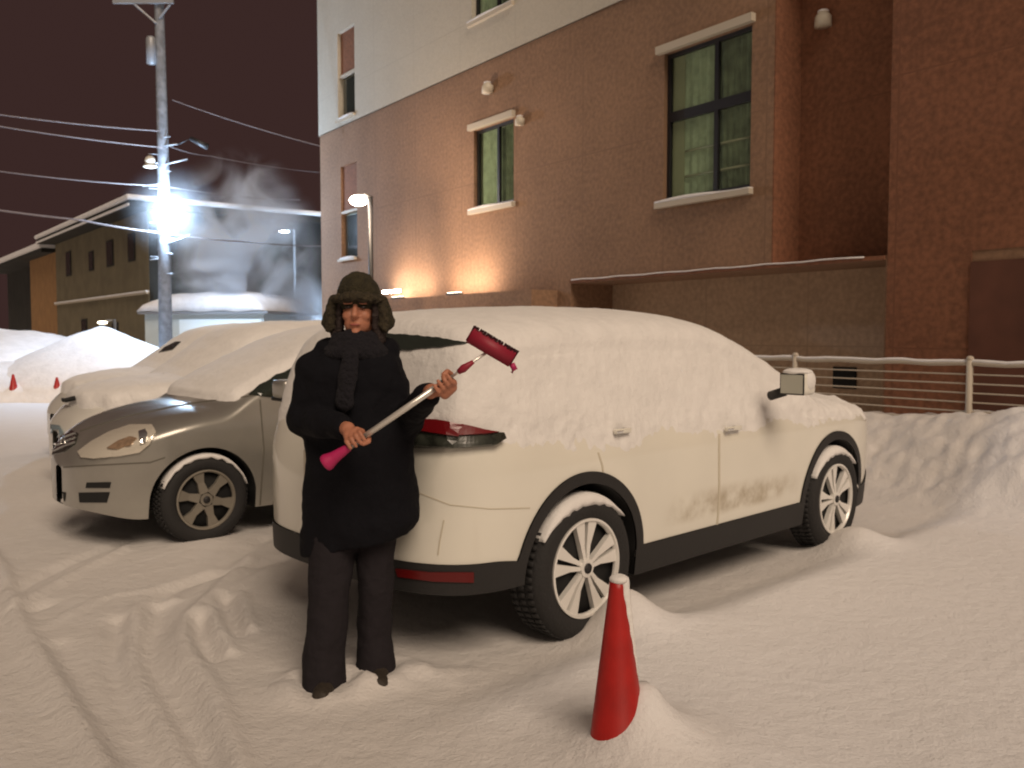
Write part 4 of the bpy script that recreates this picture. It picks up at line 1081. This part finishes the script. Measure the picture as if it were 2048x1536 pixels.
ar = frombm('crossarm', bm, M['steel'], up)
bm = bmesh.new(); box(bm, a.x, b.x, -.22, -.13, a.z + .052, a.z + .10, .015); frombm('arm_snow', bm, M['snow'], ar, True)
for px in (240, 262, 300, 346):
    q = U(px, 3); bm = bmesh.new(); lathe(bm, [(.0, .0), (.05, .0), (.03, .05), (.06, .08), (.03, .12), (.05, .15), (0, .17)], 10, 'Z', (q.x, -.175, q.z + .10)); frombm('insulator', bm, M['vent'], ar, True)
q = U(307, 105); bm = bmesh.new(); lathe(bm, [(0, -.36), (.12, -.34), (.13, .30), (.09, .36), (0, .37)], 16, 'Z', (q.x, -.15, q.z)); tube(bm, [(q.x, -.15, q.z + .25), (0, 0, q.z + .28)], .025, 6); frombm('transformer', bm, M['steel'], up, True)
for (x0, y0, x1, y1) in ((325, 292, 355, 288), (325, 330, 375, 318), (292, 335, 325, 322), (285, 372, 325, 368), (322, 480, 350, 478), (322, 505, 346, 508), (300, 520, 328, 516), (326, 490, 380, 470)):
    bm = bmesh.new(); a = U(x0, y0, -.1); b = U(x1, y1, -.1); tube(bm, [a, b], .022, 6); frombm('bracket', bm, M['steel'], up, True)
bm = bmesh.new(); q = U(300, 322, -.1); ellipsoid(bm, q, (.14, .10, .14)); ellipsoid(bm, q + Vector((0, 0, -.14)), (.19, .12, .06)); frombm('junction_box', bm, M['vent'], up, True)
bm = bmesh.new(); a = U(381, 277, -.1); b = U(415, 294, -.1); tube(bm, [a, b], [.06, .085], 8); tube(bm, [U(355, 290, -.1), a], .012, 5); frombm('cable_box', bm, M['blacks'], up, True)
for k in range(9):                                  # climbing steps
    zz = 3.2 + k * .45; s_ = -1 if k % 2 else 1; bm = bmesh.new(); tube(bm, [(0, -.1, zz), (s_ * .30, -.12, zz + .01)], .012, 5); frombm('step', bm, M['steel'], up)
q = U(343, 425, -.3); q0 = U(327, 410)
bm = bmesh.new(); tube(bm, [(q0.x, -.12, q0.z), (q.x - .02, q.y + .05, q.z + .07)], .025, 6); frombm('lamp_arm', bm, M['steel'], up, True)
bm = bmesh.new(); ellipsoid(bm, q, (.30, .20, .13)); ellipsoid(bm, q + Vector((-.22, -.02, .03)), (.14, .13, .16)); frombm('lamp_head', bm, M['lampglass_b'], up, True)
L = bpy.data.lights.new('lamp_glow', 'POINT'); L.energy = 1150; L.color = (.52, .73, 1); L.shadow_soft_size = .15
lo = bpy.data.objects.new('lamp_glow', L); COL.objects.link(lo); lo.parent = up; lo.location = (q.x + .05, q.y - .35, q.z - .05)

# wires
def wire(pts, r=.018, sag=.0, lab=''):
    P3 = [P(*p) for p in pts]; out = []
    for a, b in zip(P3[:-1], P3[1:]):
        for k in range(12):
            t = k / 12; out.append(a.lerp(b, t) - Vector((0, 0, sag * 4 * t * (1 - t))))
    out.append(P3[-1]); c = out[0].copy()
    bm = bmesh.new(); tube(bm, [p - c for p in out], r * .75, 6); o = frombm('overhead_wire', bm, M['wire'], None); o.location = c
    tag(o, lab, 'wire', 'overhead wires'); return o
wire([(-120, 212, 20), (320, 262, 23.8)], .020, .06, 'highest overhead wire from the left edge to the utility pole')
wire([(-120, 232, 20), (325, 295, 23.8)], .020, .06, 'second overhead wire from the top running in from the left edge')
wire([(-120, 325, 20), (325, 372, 23.8), (600, 400, 30)], .018, .08, 'overhead wire that meets the pole just above its lamp')
wire([(-120, 402, 20), (160, 440, 22), (325, 466, 23.8), (480, 483, 26), (640, 492, 30)], .032, .03, 'thick lowest cable crossing below the pole lamp to the brown building')
wire([(345, 200, 23.8), (640, 292, 22)], .014, .05, 'faint wire sloping from the pole top down to the cream building corner')
wire([(338, 292, 23.8), (420, 312, 26), (640, 345, 30)], .012, .05, 'faint wire leaving the pole under the dark cable box')

# ---------------------------------------------------------------- house at the left
hcw = P(300, 660, 31.0); h_dir = Vector((-math.sin(math.radians(38)), math.cos(math.radians(38)), 0)); h_n = Vector((h_dir.y, -h_dir.x, 0))
hrz = math.atan2(h_dir.y, h_dir.x)                   # local x runs away along the long side; local y = h_n rotated
house = empty('apartment_house', (hcw.x, hcw.y, 0), hrz, 'two storey olive house, end bay coloured as lamplit, snowy eaves, behind the utility pole', 'building')
hi = mw(house).inverted()
ylt = (hi.to_3x3() @ Vector((math.cos(math.radians(38)), math.sin(math.radians(38)), 0))).y   # sign of local y into the depth of the gable
ys = 1 if ylt > 0 else -1
def hbox(name, x0, x1, y0, y1, z0, z1, m, parent=None, bev=0):
    bm = bmesh.new(); box(bm, x0, x1, min(ys * y0, ys * y1), max(ys * y0, ys * y1), z0, z1, bev); return frombm(name, bm, m, parent or house, False)
EV = P(300, 420, 31).z
hbox('wall', .02, 15, 0, 6.5, 0, EV, M['house']); hbox('gable_wall', 0, .018, .02, 6.5, 0, EV, M['housed']); hbox('bay_wall', 15.01, 21.5, .0, 6.5, 0, EV - .35, M['house_lit']); hbox('wing_wall', 21.51, 34, .8, 6.5, 0, EV - .35, M['housed'])
rf = hbox('roof', -.6, 15.2, -.75, 7.2, EV + .002, EV + .22, M['housed']); hbox('roof_snow', -.7, 15.3, -.85, 7.3, EV + .222, EV + .40, M['snow'], rf, .08); hbox('eave_snow', -.62, 15.2, -.80, -.752, EV + .02, EV + .10, M['snow'], rf)
rf = hbox('roof', 15.31, 34, -.55, 7.0, EV - .348, EV - .15, M['housed']); hbox('roof_snow', 15.32, 34, -.65, 7.1, EV - .148, EV + .12, M['snow'], rf, .05)
bd = hbox('storey_band', .0, 15, -.10, -.003, 3.0, 3.06, M['trimw']); hbox('band_snow', .0, 15, -.12, -.003, 3.062, 3.12, M['snow'], bd)
for (x, z0, z1, w_) in ((12.2, 4.3, 5.3, .9), (8.0, 4.3, 5.0, .7), (5.0, 4.3, 5.2, .9), (9.5, 1.0, 2.2, .9), (4.5, 1.0, 2.0, .8), (2.0, 4.3, 5.2, .8)):
    f_ = hbox('window', x - w_ / 2 - .06, x + w_ / 2 + .06, -.03, -.002, z0 - .06, z1 + .06, M['housed']); hbox('pane', x - w_ / 2, x + w_ / 2, -.045, -.032, z0, z1, M['glass'], f_)
for (y, z0) in ((1.6, 4.2), (4.4, 4.2), (1.6, 1.2), (4.4, 1.2)):
    bm = bmesh.new(); a, b = sorted((ys * (y - .5), ys * (y + .5))); box(bm, -.03, -.002, a, b, z0, z0 + 1.1); f_ = frombm('window', bm, M['frame'], house)
    bm = bmesh.new(); box(bm, -.045, -.032, a + .06, b - .06, z0 + .06, z0 + 1.04); frombm('pane', bm, M['glass'], f_)
bm = bmesh.new(); q = hi @ P(90, 470, 45); tube(bm, [q, q + Vector((0, 0, .6))], .3, 6); bm.free()

# small shed with a deep cap of snow
s0 = P(290, 655, 27.5); s1 = P(528, 655, 26.6); sdv = (s1 - s0); sdv.z = 0; SL = sdv.length
shed = empty('storage_shed', (s0.x, s0.y, 0), math.atan2(sdv.y, sdv.x), 'low pale shed with a rounded cap of snow behind the utility pole', 'shed')
zs_ = P(400, 624, 27).z
bm = bmesh.new(); box(bm, 0, SL, 0, 3.2, 0, zs_ - .06); frombm('wall', bm, M['shed'], shed)
bm = bmesh.new(); box(bm, SL * .30, SL * .98, -.03, -.003, .1, zs_ - .22); frombm('door', bm, M['shedp'], shed)
bm = bmesh.new(); box(bm, -.1, SL + .22, -.2, 3.4, zs_ - .058, zs_ + .02); r_ = frombm('roof', bm, M['steel'], shed)
bm = bmesh.new(); rings = []
for i in range(25):
    u = i / 24; x = -.12 + (SL + .24) * u; hh = .62 * (1 - abs(2 * u - 1) ** 4) ** .6 + .03
    rings.append([(x, -.24 + 3.7 * (1 - math.cos(PI * k / 12)) / 2, zs_ + .022 + hh * math.sin(PI * k / 12) ** .45 + .02 * math.sin(i * .9 + k)) for k in range(13)])
loft(bm, rings); frombm('roof_snow', bm, M['snow'], r_, True)

# ---------------------------------------------------------------- distant lamps
def farlamp(px, py, Y, h, m, en, col, label, glow=True, head=(.16, .12, .05)):
    p = P(px, py, Y); r = empty('street_lamp', (p.x, p.y, 0), 0, label, 'street lamp')
    bm = bmesh.new(); tube(bm, [(.35, .1, 0), (.35, .1, p.z + .1), (.1, .02, p.z + .06)], .05, 8); frombm('pole', bm, M['steel'], r, True)
    bm = bmesh.new(); ellipsoid(bm, (0, 0, p.z), head); frombm('lamp_head', bm, m, r, True)
    if en:
        L = bpy.data.lights.new('lamp_glow', 'POINT'); L.energy = en; L.color = col; L.shadow_soft_size = .12
        lo = bpy.data.objects.new('lamp_glow', L); COL.objects.link(lo); lo.parent = r; lo.location = (0, -.25, p.z)
farlamp(590, 636, 30.5, 2, M['lampglass_b'], 1500, (.55, .75, 1), 'low glaring blue-white lamp in the steam at the person\'s shoulder', head=(.22, .14, .12))
farlamp(568, 463, 33, 4, M['lampglass_b'], 0, (1, 1, 1), 'small distant white lamp high in the drifting steam', head=(.2, .1, .045))
farlamp(205, 645, 29, 2, M['lampglass_s'], 0, (1, .8, .5), 'tiny warm lamp above the grey snow heap')

# ---------------------------------------------------------------- steam drifting from the vents, plus an added lamp halo
def steam(name, pts, dens, label, nsc=.5, lo=.40, hi=.66, core=.3):
    # box volume with noisy density fading towards its edge
    xs = [p[0] for p in pts]; c = Vector([(min(p[i] for p in pts) + max(p[i] for p in pts)) / 2 for i in range(3)])
    hs = Vector([(max(p[i] for p in pts) - min(p[i] for p in pts)) / 2 for i in range(3)])
    bm = bmesh.new(); ellipsoid(bm, (0, 0, 0), tuple(hs), 24, 14)
    m = bpy.data.materials.new(name); m.use_nodes = True; n = m.node_tree.nodes; l = m.node_tree.links; n.remove(n['Principled BSDF'])
    v = n.new('ShaderNodeVolumePrincipled'); v.inputs['Color'].default_value = (.92, .95, 1, 1); v.inputs['Anisotropy'].default_value = .2
    l.new(v.outputs[0], n['Material Output'].inputs['Volume'])
    t = n.new('ShaderNodeTexCoord'); nzz = n.new('ShaderNodeTexNoise'); nzz.inputs['Scale'].default_value = nsc; nzz.inputs['Detail'].default_value = 4; nzz.inputs['Distortion'].default_value = .8
    l.new(t.outputs['Object'], nzz.inputs[0])
    mr = n.new('ShaderNodeMapRange'); mr.inputs[1].default_value = lo; mr.inputs[2].default_value = hi; l.new(nzz.outputs[0], mr.inputs[0])
    dv = n.new('ShaderNodeVectorMath'); dv.operation = 'DIVIDE'; dv.inputs[1].default_value = tuple(hs); l.new(t.outputs['Object'], dv.inputs[0])
    ln = n.new('ShaderNodeVectorMath'); ln.operation = 'LENGTH'; l.new(dv.outputs[0], ln.inputs[0])
    fr = n.new('ShaderNodeMapRange'); fr.interpolation_type = 'SMOOTHSTEP'; fr.inputs[1].default_value = 1; fr.inputs[2].default_value = core; l.new(ln.outputs['Value'], fr.inputs[0])
    mu = n.new('ShaderNodeMath'); mu.operation = 'MULTIPLY'; l.new(mr.outputs[0], mu.inputs[0]); l.new(fr.outputs[0], mu.inputs[1])
    m2 = n.new('ShaderNodeMath'); m2.operation = 'MULTIPLY'; m2.inputs[1].default_value = dens; l.new(mu.outputs[0], m2.inputs[0]); l.new(m2.outputs[0], v.inputs['Density'])
    o = frombm(name, bm, m, None, True); o.location = c; tag(o, label, kind='stuff'); m.cycles.homogeneous_volume = False
    return o
a = P(330, 640, 28); b = P(650, 290, 28)
steam('steam', [(a.x, 25.2, 1.2), (b.x, 30.4, b.z)], 4.5, 'pale steam drifting between the pole lamp and the brown building', .6, .47, .66, .15)
a = P(540, 690, 29); b = P(665, 530, 29)
steam('steam', [(a.x, 27.6, 1.0), (b.x, 30.3, b.z)], 3.0, 'dense blue-white steam low beside the building corner', .8, .25, .6, .2)
q = P(350, 425, 23.7)  # added volume, there only to give the pole lamp its halo
steam('steam', [(q.x - 1.5, q.y - 1.3, q.z - 1.4), (q.x + 1.5, q.y + 1.3, q.z + 1.4)], .13, 'added halo volume round the pole lamp', .5, .1, .5, 0.0)
